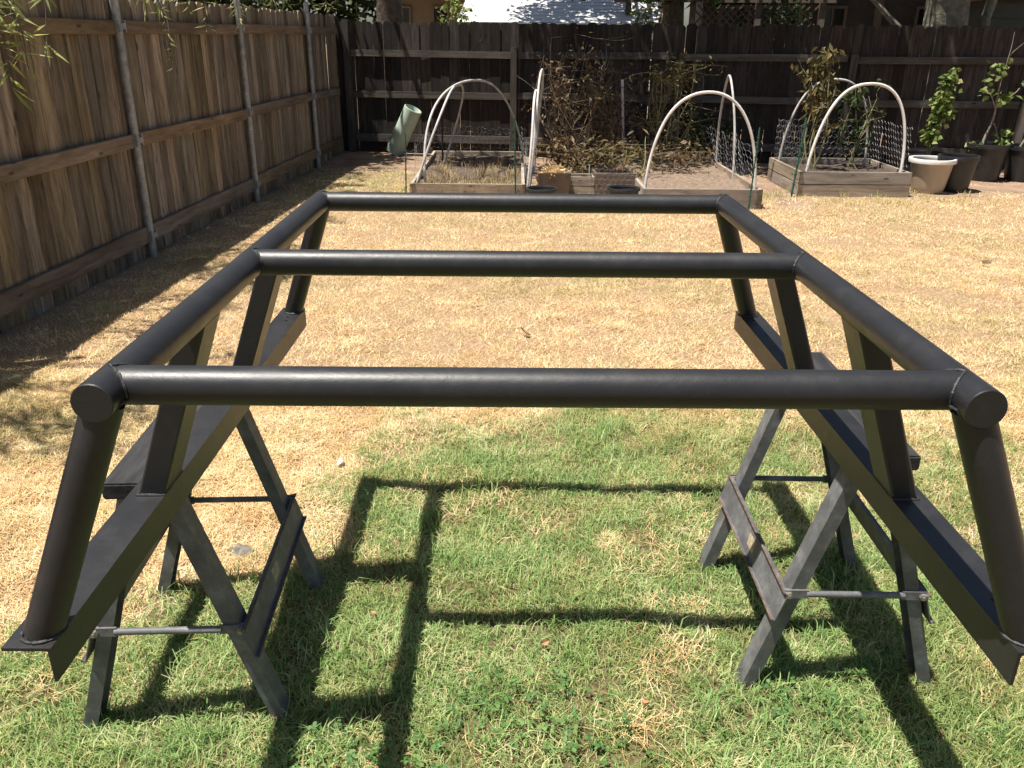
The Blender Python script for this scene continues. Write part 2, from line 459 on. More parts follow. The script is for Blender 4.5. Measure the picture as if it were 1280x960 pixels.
# ------------------------------------------------------------------ grass: every blade real geometry
def grassmat(name, stops, trans=0.3, patch=0.35, pscale=5.0):
    m, t, p, L = newmat(name)
    tc = N(t, 'ShaderNodeTexCoord'); geo = N(t, 'ShaderNodeNewGeometry')
    nz = noise(t, pscale, 3, 0.6, tc.outputs['Object'])
    mr = N(t, 'ShaderNodeMapRange'); L(nz.outputs['Fac'], mr.inputs[0]); mr.inputs[1].default_value = 0.3; mr.inputs[2].default_value = 0.7
    f = mult(t, mult(t, mr.outputs[0], patch), mult(t, geo.outputs['Random Per Island'], 1 - patch), 'ADD')
    r = ramp(t, stops); L(f, r.inputs[0])
    broad = noise(t, 2.0, 5, 0.7, tc.outputs['Object'])
    br = ramp(t, [(0.32, (0.80, 0.71, 0.62)), (0.45, (0.98, 0.92, 0.84)), (0.56, (1.0, 0.99, 0.96)), (0.68, (0.84, 0.85, 0.77))]); L(broad.outputs['Fac'], br.inputs[0])
    colr = mixc(t, 1.0, r.outputs[0], br.outputs[0], 'MULTIPLY')
    L(colr, p.inputs['Base Color']); p.inputs['Roughness'].default_value = 0.6; p.inputs['Specular IOR Level'].default_value = 0.3
    tr = N(t, 'ShaderNodeBsdfTranslucent'); L(colr, tr.inputs['Color'])
    mx = N(t, 'ShaderNodeMixShader'); mx.inputs[0].default_value = trans
    L(p.outputs[0], mx.inputs[1]); L(tr.outputs[0], mx.inputs[2]); L(mx.outputs[0], t.nodes['Material Output'].inputs[0])
    return m
M['g_green'] = grassmat('green_blades', [(0.06, (0.075, 0.17, 0.042)), (0.34, (0.185, 0.32, 0.092)), (0.64, (0.345, 0.46, 0.175)), (0.92, (0.64, 0.63, 0.36))], 0.35)
M['g_straw'] = grassmat('straw_blades', [(0.06, (0.44, 0.275, 0.125)), (0.32, (0.72, 0.525, 0.27)), (0.60, (0.83, 0.67, 0.405)), (0.9, (0.88, 0.79, 0.60))], 0.3)
M['g_mixed'] = grassmat('olive_blades', [(0.1, (0.25, 0.25, 0.09)), (0.5, (0.46, 0.42, 0.19)), (0.9, (0.68, 0.59, 0.33))], 0.3)
M['g_weed'] = grassmat('dry_weed_blades', [(0.1, (0.16, 0.12, 0.06)), (0.5, (0.30, 0.23, 0.12)), (0.9, (0.48, 0.38, 0.22))], 0.25)
M['g_clover'] = grassmat('clover_leaves', [(0.1, (0.045, 0.12, 0.035)), (0.5, (0.10, 0.21, 0.06)), (0.9, (0.18, 0.30, 0.095))], 0.3)

def blade_mesh(name, P, h, wid, lean, flat, rng, segs=2):
    """P (n,3) roots; h, wid, lean (n,) ; blades bend over twice"""
    n = len(P)
    d = rng.uniform(0, 2 * np.pi, n); k = rng.uniform(-0.9, 0.9, n)
    D = np.stack([np.cos(d), np.sin(d), 0 * d], 1); E_ = np.stack([np.cos(d + k), np.sin(d + k), 0 * d], 1)
    Sd = np.stack([-np.sin(d), np.cos(d), 0 * d], 1) * (wid * 0.5)[:, None]
    up = 1 - flat * rng.uniform(0.6, 1.0, n)
    hz = np.zeros((n, 3)); hz[:, 2] = 1
    p0 = P - hz * 0.004
    p1 = P + D * (lean * h * 0.4)[:, None] + hz * (h * 0.6 * up + 0.003)[:, None]
    p2 = p1 + E_ * (lean * h * 0.65)[:, None] + hz * (h * up * (0.4 - 0.45 * np.minimum(1, lean * 0.6)) + 0.001)[:, None]
    i = np.arange(n)[:, None]
    if segs == 2:
        V = np.stack([p0 - Sd, p0 + Sd, p1 - Sd * .85, p1 + Sd * .85, p2], 1).reshape(-1, 3)
        F = np.stack([i * 5 + np.array([[0, 1, 3]]), i * 5 + np.array([[0, 3, 2]]), i * 5 + np.array([[2, 3, 4]])], 1).reshape(-1, 3)
    else:
        V = np.stack([p0 - Sd, p0 + Sd, p2 * 0.6 + p1 * 0.4], 1).reshape(-1, 3)
        F = (i * 3 + np.array([[0, 1, 2]])).reshape(-1, 3)
    return np_mesh(name, V, F)

def join_np(name, meshes):
    Vs = []; Fs = []; o_ = 0
    for me in meshes:
        v = np.empty(len(me.vertices) * 3, np.float32); me.vertices.foreach_get('co', v)
        f = np.empty(len(me.polygons) * 3, np.int32); me.loops.foreach_get('vertex_index', f)
        Vs.append(v.reshape(-1, 3)); Fs.append(f.reshape(-1, 3) + o_); o_ += len(me.vertices)
        bpy.data.meshes.remove(me)
    return np_mesh(name, np.concatenate(Vs), np.concatenate(Fs))

BEDS = [(-1.09, 0.12, 9.0, 11.75), (1.30, 2.50, 8.62, 11.2), (3.10, 4.32, 9.4, 10.6)]
rg = np.random.RandomState(3)
def sample(n, x0, x1, y0, y1):
    x = rg.uniform(x0, x1, n); y = rg.uniform(y0, y1, n)
    ok = x > -3.02 + 0.045 * y
    ok &= (np.abs(x - 0.02 * y) < 0.75 + 0.68 * y)
    for b in BEDS: ok &= ~((x > b[0] - .03) & (x < b[1] + .03) & (y > b[2] - .05) & (y < b[3]))
    return x[ok], y[ok]
#        tufts   area                 blades, height, width, spread, segments
ZONES = [(30000, -3.0, 3.6, 0.8, 4.0, 22, 1.0, 0.0026, 0.030, 2), (15000, -3.0, 6.0, 4.0, 7.0, 18, 1.1, 0.0046, 0.045, 1), (13000, -3.0, 8.8, 7.0, 12.0, 14, 1.2, 0.0075, 0.06, 1)]
parts_ = {'g': [], 's': [], 'm': []}
for (n_, x0, x1, y0, y1, nb, hs, wd, sp, sg) in ZONES:
    x, y = sample(n_, x0, x1, y0, y1)
    g = green_amount(x, y); dd = dirt_amount(x, y); u = rg.rand(len(x))
    keep = (rg.rand(len(x)) > dd * 0.95) & (rg.rand(len(x)) > 0.5 * sstep(0.50, 0.34, fbm(x, y, 5.5, 55)))
    cls = np.where(u < g * 0.88, 0, np.where(u < g * 0.88 + 0.06 + 0.20 * g + 0.5 * patch_amount(x, y), 2, 1))
    for c_, key, bh, ln, fl in ((0, 'g', 0.036, 1.2, 0.35), (1, 's', 0.030, 1.7, 0.6), (2, 'm', 0.032, 1.4, 0.5)):
        k_ = (cls == c_) & keep
        X = np.repeat(x[k_], nb); Y = np.repeat(y[k_], nb)
        th = np.repeat(bh * hs * rg.uniform(0.45, 1.5, k_.sum()) * (0.45 + 1.15 * fbm(x[k_], y[k_], 3.0, 88)), nb)
        X = X + rg.normal(size=len(X)) * sp; Y = Y + rg.normal(size=len(Y)) * sp
        P = np.stack([X, Y, height(X, Y)], 1)
        parts_[key].append(blade_mesh('b', P, th * rg.uniform(0.5, 1.25, len(X)), wd * rg.uniform(0.6, 1.3, len(X)), ln * rg.uniform(0.3, 1.3, len(X)), fl, rg, sg))
tag(link('green_grass', join_np('green_grass', parts_['g']), M['g_green']), 'short green lawn grass under and in front of the rack', 'grass', kind='stuff')
tag(link('dry_grass', join_np('dry_grass', parts_['s']), M['g_straw']), 'dry straw-coloured grass covering most of the lawn', 'grass', kind='stuff')
tag(link('fading_grass', join_np('fading_grass', parts_['m']), M['g_mixed']), 'half-dry olive grass mixed through the lawn', 'grass', kind='stuff')
# pale dead thatch lying in small mats through the green part, and a few longer lighter tufts of fresh grass
tx, ty = sample(1500, -1.6, 2.2, 0.8, 3.8)
kk = (fbm(tx, ty, 4.0, 77) > 0.59) & (green_amount(tx, ty) > 0.1); tx = np.repeat(tx[kk], 26); ty = np.repeat(ty[kk], 26)
tx = tx + rg.normal(size=len(tx)) * .028; ty = ty + rg.normal(size=len(ty)) * .022
tag(link('dead_thatch', blade_mesh('dead_thatch', np.stack([tx, ty, height(tx, ty) + 0.010], 1), 0.035 * rg.uniform(.4, 1.3, len(tx)), np.full(len(tx), .0022), 1.9 * rg.uniform(.4, 1.2, len(tx)), 0.75, rg), M['g_straw']), 'pale dead thatch lying through the green grass', 'grass', kind='stuff')
tx, ty = sample(900, -1.7, 2.2, 0.8, 3.6)
kk = (fbm(tx, ty, 2.6, 99) > 0.50) & (green_amount(tx, ty) > 0.25); tx = np.repeat(tx[kk], 12); ty = np.repeat(ty[kk], 12)
tx = tx + rg.normal(size=len(tx)) * .02; ty = ty + rg.normal(size=len(ty)) * .02
tag(link('long_grass', blade_mesh('long_grass', np.stack([tx, ty, height(tx, ty)], 1), 0.075 * rg.uniform(.5, 1.2, len(tx)), np.full(len(tx), .0034), 1.0 * rg.uniform(.3, 1.3, len(tx)), 0.1, rg), M['g_green']), 'longer fresh green tufts standing out of the lawn', 'grass', kind='stuff')
# clover patches
def clover_mesh(name, P, rng):
    n = len(P); h = rng.uniform(0.015, 0.04, n); o_ = rng.uniform(0, 6.28, n); tl = rng.normal(size=(n, 2)) * 0.3
    Vs = []; Fs = []
    for k in range(3):
        q = o_ + k * 2.094; s_ = rng.uniform(0.007, 0.012, n)
        pt = []
        for (a_, b_) in ((0, 0), (.7, .5), (1.2, .3), (1.2, -.3), (.7, -.5)):
            x_ = s_ * (a_ * np.cos(q) - b_ * np.sin(q)); y_ = s_ * (a_ * np.sin(q) + b_ * np.cos(q))
            pt.append(np.stack([P[:, 0] + x_, P[:, 1] + y_, P[:, 2] + h + tl[:, 0] * x_ + tl[:, 1] * y_ + abs(b_) * s_ * .2], 1))
        base = len(Vs) * n * 5
        Vs.append(np.stack(pt, 1).reshape(-1, 3)); i = np.arange(n)[:, None] * 5 + base
        Fs.append(np.concatenate([i + np.array([[0, 1, 2]]), i + np.array([[0, 2, 3]]), i + np.array([[0, 3, 4]])]))
    return np_mesh(name, np.concatenate(Vs), np.concatenate(Fs))
cx_, cy_ = sample(26000, -1.5, 2.0, 0.9, 2.6)
wgt = np.maximum(np.maximum(0.9 * np.exp(-((cx_ + 0.33) ** 2 / 0.02 + (cy_ - 1.50) ** 2 / 0.012)), 0.55 * np.exp(-((cx_ - 0.03) ** 2 / 0.02 + (cy_ - 1.70) ** 2 / 0.008))), 0.45 * np.exp(-((cx_ - 0.17) ** 2 / 0.012 + (cy_ - 1.60) ** 2 / 0.005)))
wgt = np.maximum(wgt, 0.35 * np.exp(-((cx_ - 0.72) ** 2 / 0.02 + (cy_ - 1.70) ** 2 / 0.01)))
kk = rg.rand(len(cx_)) < wgt * (0.3 + fbm(cx_, cy_, 7, 123)); cx_ = cx_[kk]; cy_ = cy_[kk]
tag(link('clover', clover_mesh('clover', np.stack([cx_, cy_, height(cx_, cy_) + 0.004], 1), rg), M['g_clover']), 'patches of small round clover leaves in the green grass', 'clover', kind='stuff')

# ------------------------------------------------------------------ fences
def picket_mesh(name, wdt, h, th=0.016, ear=0.03):
    hw = wdt / 2
    poly = [(-hw, 0), (hw, 0), (hw, h - ear), (hw - ear, h), (-hw + ear, h), (-hw, h - ear)]
    mb = MB(); n = len(poly)
    vs = [(q[0], 0, q[1]) for q in poly] + [(q[0], th, q[1]) for q in poly]
    mb.add(vs, [tuple(range(n)), tuple(reversed(range(n, 2 * n)))] + [((i + 1) % n, i, n + i, n + (i + 1) % n) for i in range(n)])
    return mb.mesh(name)

def boards(parent, s0, s1, y, h, mats, seed, zb=0.03, wdt=0.139, gap=0.004):
    r = random.Random(seed)
    ms = []
    ws = (wdt, wdt * 0.88, wdt * 1.06, wdt * 0.98)
    for k in range(4):
        me = picket_mesh('board', ws[k], h); me.materials.append(mats); ms.append(me)
    s = s0; out = []
    while s < s1 - 0.05:
        k_ = r.randrange(4); wk = ws[k_]
        o = link('board', ms[k_], None, parent)
        o.location = (s + wk / 2, y + r.uniform(0, 0.007), zb + r.uniform(-0.016, 0.012))
        o.rotation_euler = (r.gauss(0, 0.0035), r.gauss(0, 0.003), r.gauss(0, 0.014))
        s += wk + max(0.0, r.gauss(gap, 0.003)) + (0.007 if r.random() < 0.08 else 0)
        out.append(o)
    return out

# left fence: local x runs away from the camera, local y points out of the yard
LF = empty('wooden_fence', (-3.056, 0, 0), math.atan2(1, 0.045), 'brown board fence with galvanised pipe posts along the left side', 'fence')
boards(LF, 1.2, 12.93, 0.042, 1.89, M['board_l'], 11, zb=-0.04)
posts_l = [1.52, 3.97, 6.42, 8.87, 11.32]
ends = [1.2] + posts_l + [12.78]
for (z0, z1) in ((1.60, 1.69), (0.825, 0.92), (0.115, 0.235)):
    for a_, b_ in zip(ends[:-1], ends[1:]):
        jz = rnd.uniform(-0.012, 0.012)
        mb = MB().box((-(b_ - a_) / 2 + 0.034, 0, 0), ((b_ - a_) / 2 - 0.034, 0.038, z1 - z0))
        o = mb.build('rail', M['rail_l'], LF, bevel=0.003)
        o.location = ((a_ + b_) / 2, rnd.uniform(-.003, .001), z0 + jz); o.rotation_euler = (0, rnd.gauss(0, 0.003), 0)
post_me = MB().tube([(0, 0, -0.1), (0, 0, 1.93)], 0.030, 20).lathe([(0.034, 1.925), (0.034, 1.94), (0.02, 1.962), (0.0, 1.968)], 20).mesh('post', True)
brk_me = MB().box((-0.048, -0.034, -0.03), (-0.030, 0.03, 0.05)).box((0.030, -0.034, -0.03), (0.048, 0.03, 0.05)).box((-0.030, -0.036, -0.01), (0.030, -0.031, 0.03)).mesh('bracket')
post_me.materials.append(M['galv']); brk_me.materials.append(M['galv'])
for s in posts_l:
    o = link('post', post_me, None, LF); o.location = (s, 0.0, 0); o.rotation_euler = (rnd.gauss(0, .004), rnd.gauss(0, .006), 0)
    for z in (1.64, 0.87, 0.17):
        b = link('bracket', brk_me, None, LF); b.location = (s, 0.0, z - 0.01)

# back fence
BA = -math.atan(0.1405)
BF = empty('wooden_fence', (-2.43, 12.866, 0), BA, 'dark weathered dog-eared board fence across the back of the yard', 'fence')
blen = 10.6
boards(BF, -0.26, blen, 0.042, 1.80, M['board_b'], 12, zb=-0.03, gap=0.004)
posts_b = [0.06, 2.44, 4.70, 6.90, 9.12]
ends = posts_b + [blen]
for (z0, z1) in ((1.315, 1.405), (0.775, 0.865), (0.165, 0.27)):
    for a_, b_ in zip(ends[:-1], ends[1:]):
        if z0 < 0.3 and a_ > 4 and a_ < 5: a_ += 0.0
        mb = MB().box((-(b_ - a_) / 2 + 0.046, 0, 0), ((b_ - a_) / 2 - 0.046, 0.038, z1 - z0))
        o = mb.build('rail', M['rail_b'], BF, bevel=0.003)
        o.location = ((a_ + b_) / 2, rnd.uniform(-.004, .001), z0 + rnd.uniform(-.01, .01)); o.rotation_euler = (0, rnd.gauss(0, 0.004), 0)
for k, s in enumerate(posts_b):
    hgt = [1.80, 1.46, 1.40, 1.42, 1.50][k]
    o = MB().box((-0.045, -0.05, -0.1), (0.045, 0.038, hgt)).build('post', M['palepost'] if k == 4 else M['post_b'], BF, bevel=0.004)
    o.location = (s, -0.002, 0); o.rotation_euler = (0, [0, 0.0, 0.01, 0.02, 0.035][k], 0)

# ------------------------------------------------------------------ pipe rack
RK = empty('pipe_rack', (0.041, 1.183, 0.716), R(0.44), 'black painted welded steel pipe rack standing on two sawhorses', 'rack')
rk0 = 0.716
PR = 0.0305; HX = 0.64; ZT = 1.11 - rk0
YB = (0.0, 0.75, 1.53)
RX = 0.778
def part(mb, name, mat, smooth=True, bevel=0.0, parent=RK): return mb.build(name, mat, parent, smooth, bevel)
def capped(a, b, r, n=56):
    a = Vector(a); b = Vector(b); t_ = (b - a).normalized()
    return MB().tube([a, a + t_ * 0.0015, b - t_ * 0.0015, b], [r - 0.0015, r, r, r - 0.0015], n)
def bead(path, rad=0.0035, seed=0):
    r = random.Random(seed); n = len(path)
    pp = path + [path[0], path[1]]
    rr = [rad * (1 + 0.16 * math.sin(i * 2.2 + seed) + r.uniform(-.3, .3)) for i in range(n)]; rr += [rr[0], rr[1]]
    return MB().tube(pp, rr, 7, cap=False)
for sx in (-1, 1):
    part(capped((sx * HX, -0.072, ZT), (sx * HX, 1.562, ZT), PR), 'side_pipe', M['paint'])
    # base rail: angle iron, flat flange out, other flange hanging at the inner edge
    prof = [(0.0, 0.0), (0.076, 0.0), (0.076, -0.0055), (0.0075, -0.0055), (0.0055, -0.0075), (0.0055, -0.064), (0.0, -0.064)]
    y0, y1 = -0.125, 1.645
    mb = MB()
    n = len(prof)
    zt = 0.006
    xin = 0.748
    vs = [(sx * (xin + q[0]), y0, zt + q[1]) for q in prof] + [(sx * (xin + q[0]), y1, zt + q[1]) for q in prof]
    fs = [(i, (i + 1) % n, n + (i + 1) % n, n + i) for i in range(n)] + [tuple(reversed(range(n))), tuple(range(n, 2 * n))]
    mb.add(vs, fs)
    me = mb.mesh('base_rail')
    bm = bmesh.new(); bm.from_mesh(me); bmesh.ops.recalc_face_normals(bm, faces=bm.faces); bm.to_mesh(me); bm.free()
    rail = link('base_rail', me, M['paint'], RK)
    # bolt holes near both ends, cut through the flat flange
    cut = MB()
    for (hx, hy, hr) in ((0.028, -0.035, 0.006), (0.040, -0.015, 0.005), (0.030, 0.010, 0.004), (0.030, 1.50, 0.005), (0.035, 1.54, 0.005)):
        cut.tube([(sx * (xin + hx), hy, zt - 0.03), (sx * (xin + hx), hy, zt + 0.03)], hr, 12)
    co = bpy.data.objects.new('cutter', cut.mesh('cutter'))
    C.objects.link(co); co.parent = RK
    md = rail.modifiers.new('holes', 'BOOLEAN'); md.object = co; md.operation = 'DIFFERENCE'; md.solver = 'EXACT'
    bpy.context.view_layer.update()
    dg = bpy.context.evaluated_depsgraph_get()
    nm = bpy.data.meshes.new_from_object(rail.evaluated_get(dg))
    rail.modifiers.clear(); rail.data = nm
    if not nm.materials: nm.materials.append(M['paint'])
    bpy.data.objects.remove(co)
    # legs and their welds
    for (yt, yb) in ((-0.036, -0.085), (1.53, 1.60)):
        a = Vector((sx * HX, yt, ZT - 0.012)); b = Vector((sx * RX, yb, zt))
        part(MB().tube([a, b], 0.0295, 48, True), 'leg', M['paint'])
        tdir = (b - a).normalized()
        ring = []
        u = tdir.cross(Vector((0, 1, 0))).normalized(); v = tdir.cross(u)
        for k in range(40):
            an = 2 * math.pi * k / 40
            q = a + (u * math.cos(an) + v * math.sin(an)) * 0.0298
            # slide down the leg until outside the side pipe
            dx, dz = q.x - sx * HX, q.z - ZT
            A_ = tdir.x ** 2 + tdir.z ** 2; B_ = 2 * (dx * tdir.x + dz * tdir.z); C_ = dx * dx + dz * dz - PR * PR
            D_ = max(0, B_ * B_ - 4 * A_ * C_); s_ = (-B_ + math.sqrt(D_)) / (2 * A_)
            ring.append(q + tdir * s_)
        part(bead(ring, 0.0022, 3), 'weld_bead', M['weld'])
        ring2 = []
        for k in range(40):
            an = 2 * math.pi * k / 40
            q = a + (u * math.cos(an) + v * math.sin(an)) * 0.0298
            ring2.append(q + tdir * ((zt + 0.002 - q.z) / tdir.z))
        part(bead(ring2, 0.0034, 5), 'weld_bead', M['weld'])
    # uprights: flat rectangular tube
    for ya in (0.345, 0.945):
        hw = 0.025; rb = 0.004
        a = Vector((sx * (HX + 0.004), ya + 0.05, ZT - 0.016)); b = Vector((sx * (RX - 0.002), ya + 0.05, zt))
        prof2 = [(-hw, -0.05 + rb), (-hw + rb, -0.05), (hw - rb, -0.05), (hw, -0.05 + rb), (hw, 0.05 - rb), (hw - rb, 0.05), (-hw + rb, 0.05), (-hw, 0.05 - rb)]
        part(MB().prism(prof2, a, b, up=(0, 1, 0)), 'upright', M['paint'])
        ring = []
        for (ux, uy) in [(-1, -1), (0, -1), (1, -1), (1, -.5), (1, 0), (1, .5), (1, 1), (0, 1), (-1, 1), (-1, .5), (-1, 0), (-1, -.5)]:
            ring.append(Vector((b.x + ux * (hw + 0.002), b.y + uy * 0.051, zt + 0.001)))
        part(bead(ring, 0.0035, 8), 'weld_bead', M['weld'])
for y in YB:
    part(MB().tube([(-HX + 0.012, y, ZT), (HX - 0.012, y, ZT)], PR * 0.985, 56), 'cross_pipe', M['paint'])
    for sx in (-1, 1):
        ring = []
        for k in range(48):
            an = 2 * math.pi * k / 48
            zz = PR * math.sin(an); xx = math.sqrt(max(0, PR * PR - zz * zz))
            ring.append(Vector((sx * (HX - xx - 0.001), y + PR * math.cos(an), ZT + zz)))
        part(bead(ring, 0.0029, 2 + sx), 'weld_bead', M['weld'])

# ------------------------------------------------------------------ sawhorses
def sawhorse(loc, rz, label, plen=0.70):
    H = 0.7155
    r_ = empty('sawhorse', loc, rz, label, 'sawhorse', 'sawhorses under the rack')
    mb = MB().box((-0.07, -plen / 2, H - 0.038), (0.07, plen / 2, H))
    mb.build('top_plank', M['plank'], r_, False, 0.004)
    def chan(w_, d_, th):     # C section profile: web at v=0, flanges towards +v
        return [(-w_/2, 0), (w_/2, 0), (w_/2, d_), (w_/2 - th, d_), (w_/2 - th, th), (-w_/2 + th, th), (-w_/2 + th, d_), (-w_/2, d_)]
    yl = plen / 2 - 0.075
    for sy in (-1, 1):
        for sx in (-1, 1):
            a = Vector((sx * 0.055, sy * yl, H - 0.040)); b = Vector((sx * 0.262, sy * (yl - 0.005), -0.03))
            # web faces outwards (+-x): v axis points inwards
            MB().prism(chan(0.058, 0.034, 0.003), a, b, up=(-sx, 0, 0)).build('leg', M['steel'], r_)
        # end rod between the two legs
        z = 0.30; xr = 0.055 + (0.262 - 0.055) * (H - 0.04 - z) / (H - 0.03)
        yr = sy * (yl + 0.030)
        MB().tube([(-xr + 0.045, yr, z), (xr - 0.045, yr, z)], 0.0085, 12).box((-xr - 0.012, yr - 0.003, z - 0.012), (-xr + 0.05, yr + 0.003, z + 0.012)).box((xr - 0.05, yr - 0.003, z - 0.012), (xr + 0.012, yr + 0.003, z + 0.012)).build('spreader_rod', M['steel'], r_, True)
        for sx in (-1, 1):
            MB().tube([(sx * xr, yr - 0.012, z), (sx * xr, yr + 0.012, z)], 0.009, 6).tube([(sx * xr, yr - 0.016, z), (sx * xr, yr - 0.011, z)], 0.005, 10).build('bolt', M['bolt'], r_)
    for sx in (-1, 1):          # side channel joining the two legs of a side
        z = 0.265; xs_ = 0.055 + (0.262 - 0.055) * (H - 0.04 - z) / (H - 0.03) + 0.003
        sl_ = math.atan2(0.262 - 0.055, H - 0.03)
        nrm = Vector((sx * math.cos(sl_), 0, math.sin(sl_)))
        a = Vector((sx * xs_, -yl - 0.045, z)) + nrm * 0.002; b = Vector((sx * xs_, yl + 0.045, z)) + nrm * 0.002
        cb = MB().prism(chan(0.086, 0.010, 0.003), a, b, up=nrm).build('side_channel', M['steel'], r_)
        tl = Vector((0, 0, 1)) - nrm * nrm.z; tl.normalize()
        for e in (-1, 1):     # rusty lips of the channel
            q0 = a + tl * e * 0.0415 + nrm * 0.0105; q1 = b + tl * e * 0.0415 + nrm * 0.0105
            MB().tube([q0, q1], 0.0028, 6).build('lip', M['rust'], cb)
        q = (a + b) / 2 + nrm * 0.0035 + Vector((0, -0.02, 0))
        vs = [q + tl * s1_ * 0.018 + Vector((0, s2_ * 0.035, 0)) + nrm * 0.0005 for s1_, s2_ in ((-1, -1), (1, -.8), (.8, 1), (-1, .7))]
        MB().add(vs, [(0, 1, 2, 3)]).build('torn_label', M['paper'], cb)
    return r_
sawhorse((-0.818, 1.93, 0.0), R(3.0), 'dark steel folding sawhorse under the left rail of the rack')
sawhorse((0.876, 2.095, 0.0), R(-0.5), 'dark steel folding sawhorse under the right rail of the rack')

# ------------------------------------------------------------------ raised beds
def raised_bed(name, b, h, rows, label, soil, th=0.035):
    x0, x1, y0, y1 = b
    r_ = empty(name, ((x0 + x1) / 2, (y0 + y1) / 2, 0), 0, label, 'raised bed', 'raised garden beds')
    hx, hy = (x1 - x0) / 2, (y1 - y0) / 2
    rh = h / rows
    for k in range(rows):
        z0, z1 = k * rh + 0.002 - (0.03 if k == 0 else 0), (k + 1) * rh - 0.003
        for sy in (-1, 1):
            o = MB().box((-hx, -th / 2, z0), (hx, th / 2, z1)).build('plank', M['bedwood'], r_, False, 0.004)
            o.location = (0, sy * (hy - th / 2), 0); o.rotation_euler = (0, 0, rnd.gauss(0, 0.004))
        for sx in (-1, 1):
            o = MB().box((-th / 2, -hy + th + .002, z0), (th / 2, hy - th - .002, z1)).build('plank', M['bedside'], r_, False, 0.004)
            o.location = (sx * (hx - th / 2 - 0.002), 0, 0); o.rotation_euler = (0, 0, rnd.gauss(0, 0.002))
    # soil, uneven
    n = 26
    ax = np.linspace(-hx + th * .8, hx - th * .8, n); ay = np.linspace(-hy + th * .8, hy - th * .8, n * 2)
    AX, AY = np.meshgrid(ax, ay, indexing='ij')
    AZ = h - 0.06 + (fbm(AX + x0, AY + y0, 2.5, 61) - 0.5) * 0.08
    i_, j_ = np.meshgrid(np.arange(n - 1), np.arange(2 * n - 1), indexing='ij'); q = (i_ * 2 * n + j_).ravel()
    sm = np_mesh('soil', np.stack([AX, AY, AZ], -1).reshape(-1, 3), np.stack([q, q + 2 * n, q + 2 * n + 1, q + 1], 1)); sm.shade_smooth()
    link('soil', sm, soil, r_)
    return r_
raised_bed('raised_bed', BEDS[0], 0.17, 1, 'low plank garden bed with dry weeds, nearest the leaning green pipe', M['soil1'])
raised_bed('raised_bed', BEDS[1], 0.20, 1, 'low plank garden bed of bare soil between the thicket and the two-plank bed', M['drysoil'])
raised_bed('raised_bed', BEDS[2], 0.27, 2, 'square garden bed two planks high beside the tan pot', M['soil'])
# dry weeds in the first bed
def weeds(name, label, wx, wy, wz, h_, mat, nb=14):
    X = np.repeat(wx, nb) + rg.normal(size=len(wx) * nb) * .035; Y = np.repeat(wy, nb) + rg.normal(size=len(wx) * nb) * .035
    Z = np.repeat(wz, nb); hh2 = np.repeat(h_ * rg.uniform(.3, 1.2, len(wx)), nb) * rg.uniform(.4, 1.2, len(X))
    tag(link(name, blade_mesh(name, np.stack([X, Y, Z], 1), hh2, np.full(len(X), .005), rg.uniform(.3, 1.1, len(X)), .2, rg), mat), label, 'weeds', kind='stuff')
wx = rg.uniform(-1.0, 0.05, 230); wy = 9.05 + 2.4 * rg.rand(230) ** 2.2
weeds('dry_weeds', 'dry weeds growing over the soil of the leftmost bed', wx, wy, np.full(230, 0.11), 0.11, M['g_weed'])
wx = np.concatenate([rg.uniform(-1.3, 5.2, 160), rg.uniform(0.1, 0.35, 60)]); wy = np.concatenate([8.9 + rg.rand(160) * 0.8, 8.8 + rg.rand(60) * 0.6])
kk = np.ones(len(wx), bool)
for b in BEDS: kk &= ~((wx > b[0] - .02) & (wx < b[1] + .02) & (wy > b[2] - .02) & (wy < b[3]))
wx = wx[kk]; wy = wy[kk]
weeds('edge_weeds', 'straggly weeds around the foot of the garden beds', wx, wy, np.zeros(len(wx)), 0.10, M['g_mixed'])

# hoops of plastic pipe
def hoop(p0, p1, apex, rad, mat, label, pw=2.3, group='plastic hoops over the beds'):
    p0 = Vector(p0); p1 = Vector(p1); apex = Vector(apex)
    mid = (p0 + p1) / 2
    up = apex - mid; half = (p1 - p0) / 2
    pp = []
    for k in range(41):
        a_ = math.pi * k / 40
        c_, s_ = math.cos(a_), math.sin(a_)
        wb = Vector((math.sin(3.1 * a_ + mid.x * 7), math.sin(2.3 * a_ + mid.y * 5), 0.6 * math.sin(4.3 * a_ + mid.x * 3))) * 0.012 * abs(s_)
        pp.append(wb + mid - half * (abs(c_) ** (2 / pw)) * (1 if c_ > 0 else -1) + up * (abs(s_) ** (2 / pw)))
    org = Vector((mid.x, mid.y, 0))
    o = MB().tube([q - org for q in pp], rad, 10).build('hoop', mat, None, True)
    o.location = org
    return tag(o, label, 'hoop', group)
hoop((-0.93, 9.15, .05), (0.12, 11.05, .05), (-0.50, 10.14, 1.14), 0.013, M['pvcgrey'], 'tall pale hoop arching diagonally across the leftmost bed')
hoop((-1.06, 9.12, .05), (-0.90, 10.95, .05), (-0.63, 10.08, 1.09), 0.013, M['pvcgrey'], 'hoop leaning over the left edge of the leftmost bed', 3.0)
hoop((0.17, 9.35, .02), (0.25, 10.85, .02), (0.30, 10.1, 1.25), 0.013, M['pvcgrey'], 'narrow end-on hoop right of the leftmost bed')
hoop((0.14, 9.2, .02), (0.19, 10.1, .02), (0.235, 9.75, 1.05), 0.013, M['pvc'], 'shorter end-on hoop just in front of the narrow one')
hoop((1.33, 8.75, .10), (2.44, 8.72, .10), (1.90, 8.80, 1.11), 0.015, M['pvc'], 'wide pale hoop across the front of the middle bed', 2.15)
hoop((2.50, 10.75, .10), (2.47, 9.75, .10), (2.43, 10.24, 1.20), 0.013, M['pvcgrey'], 'narrow hoop at the back right edge of the middle bed', 2.1)
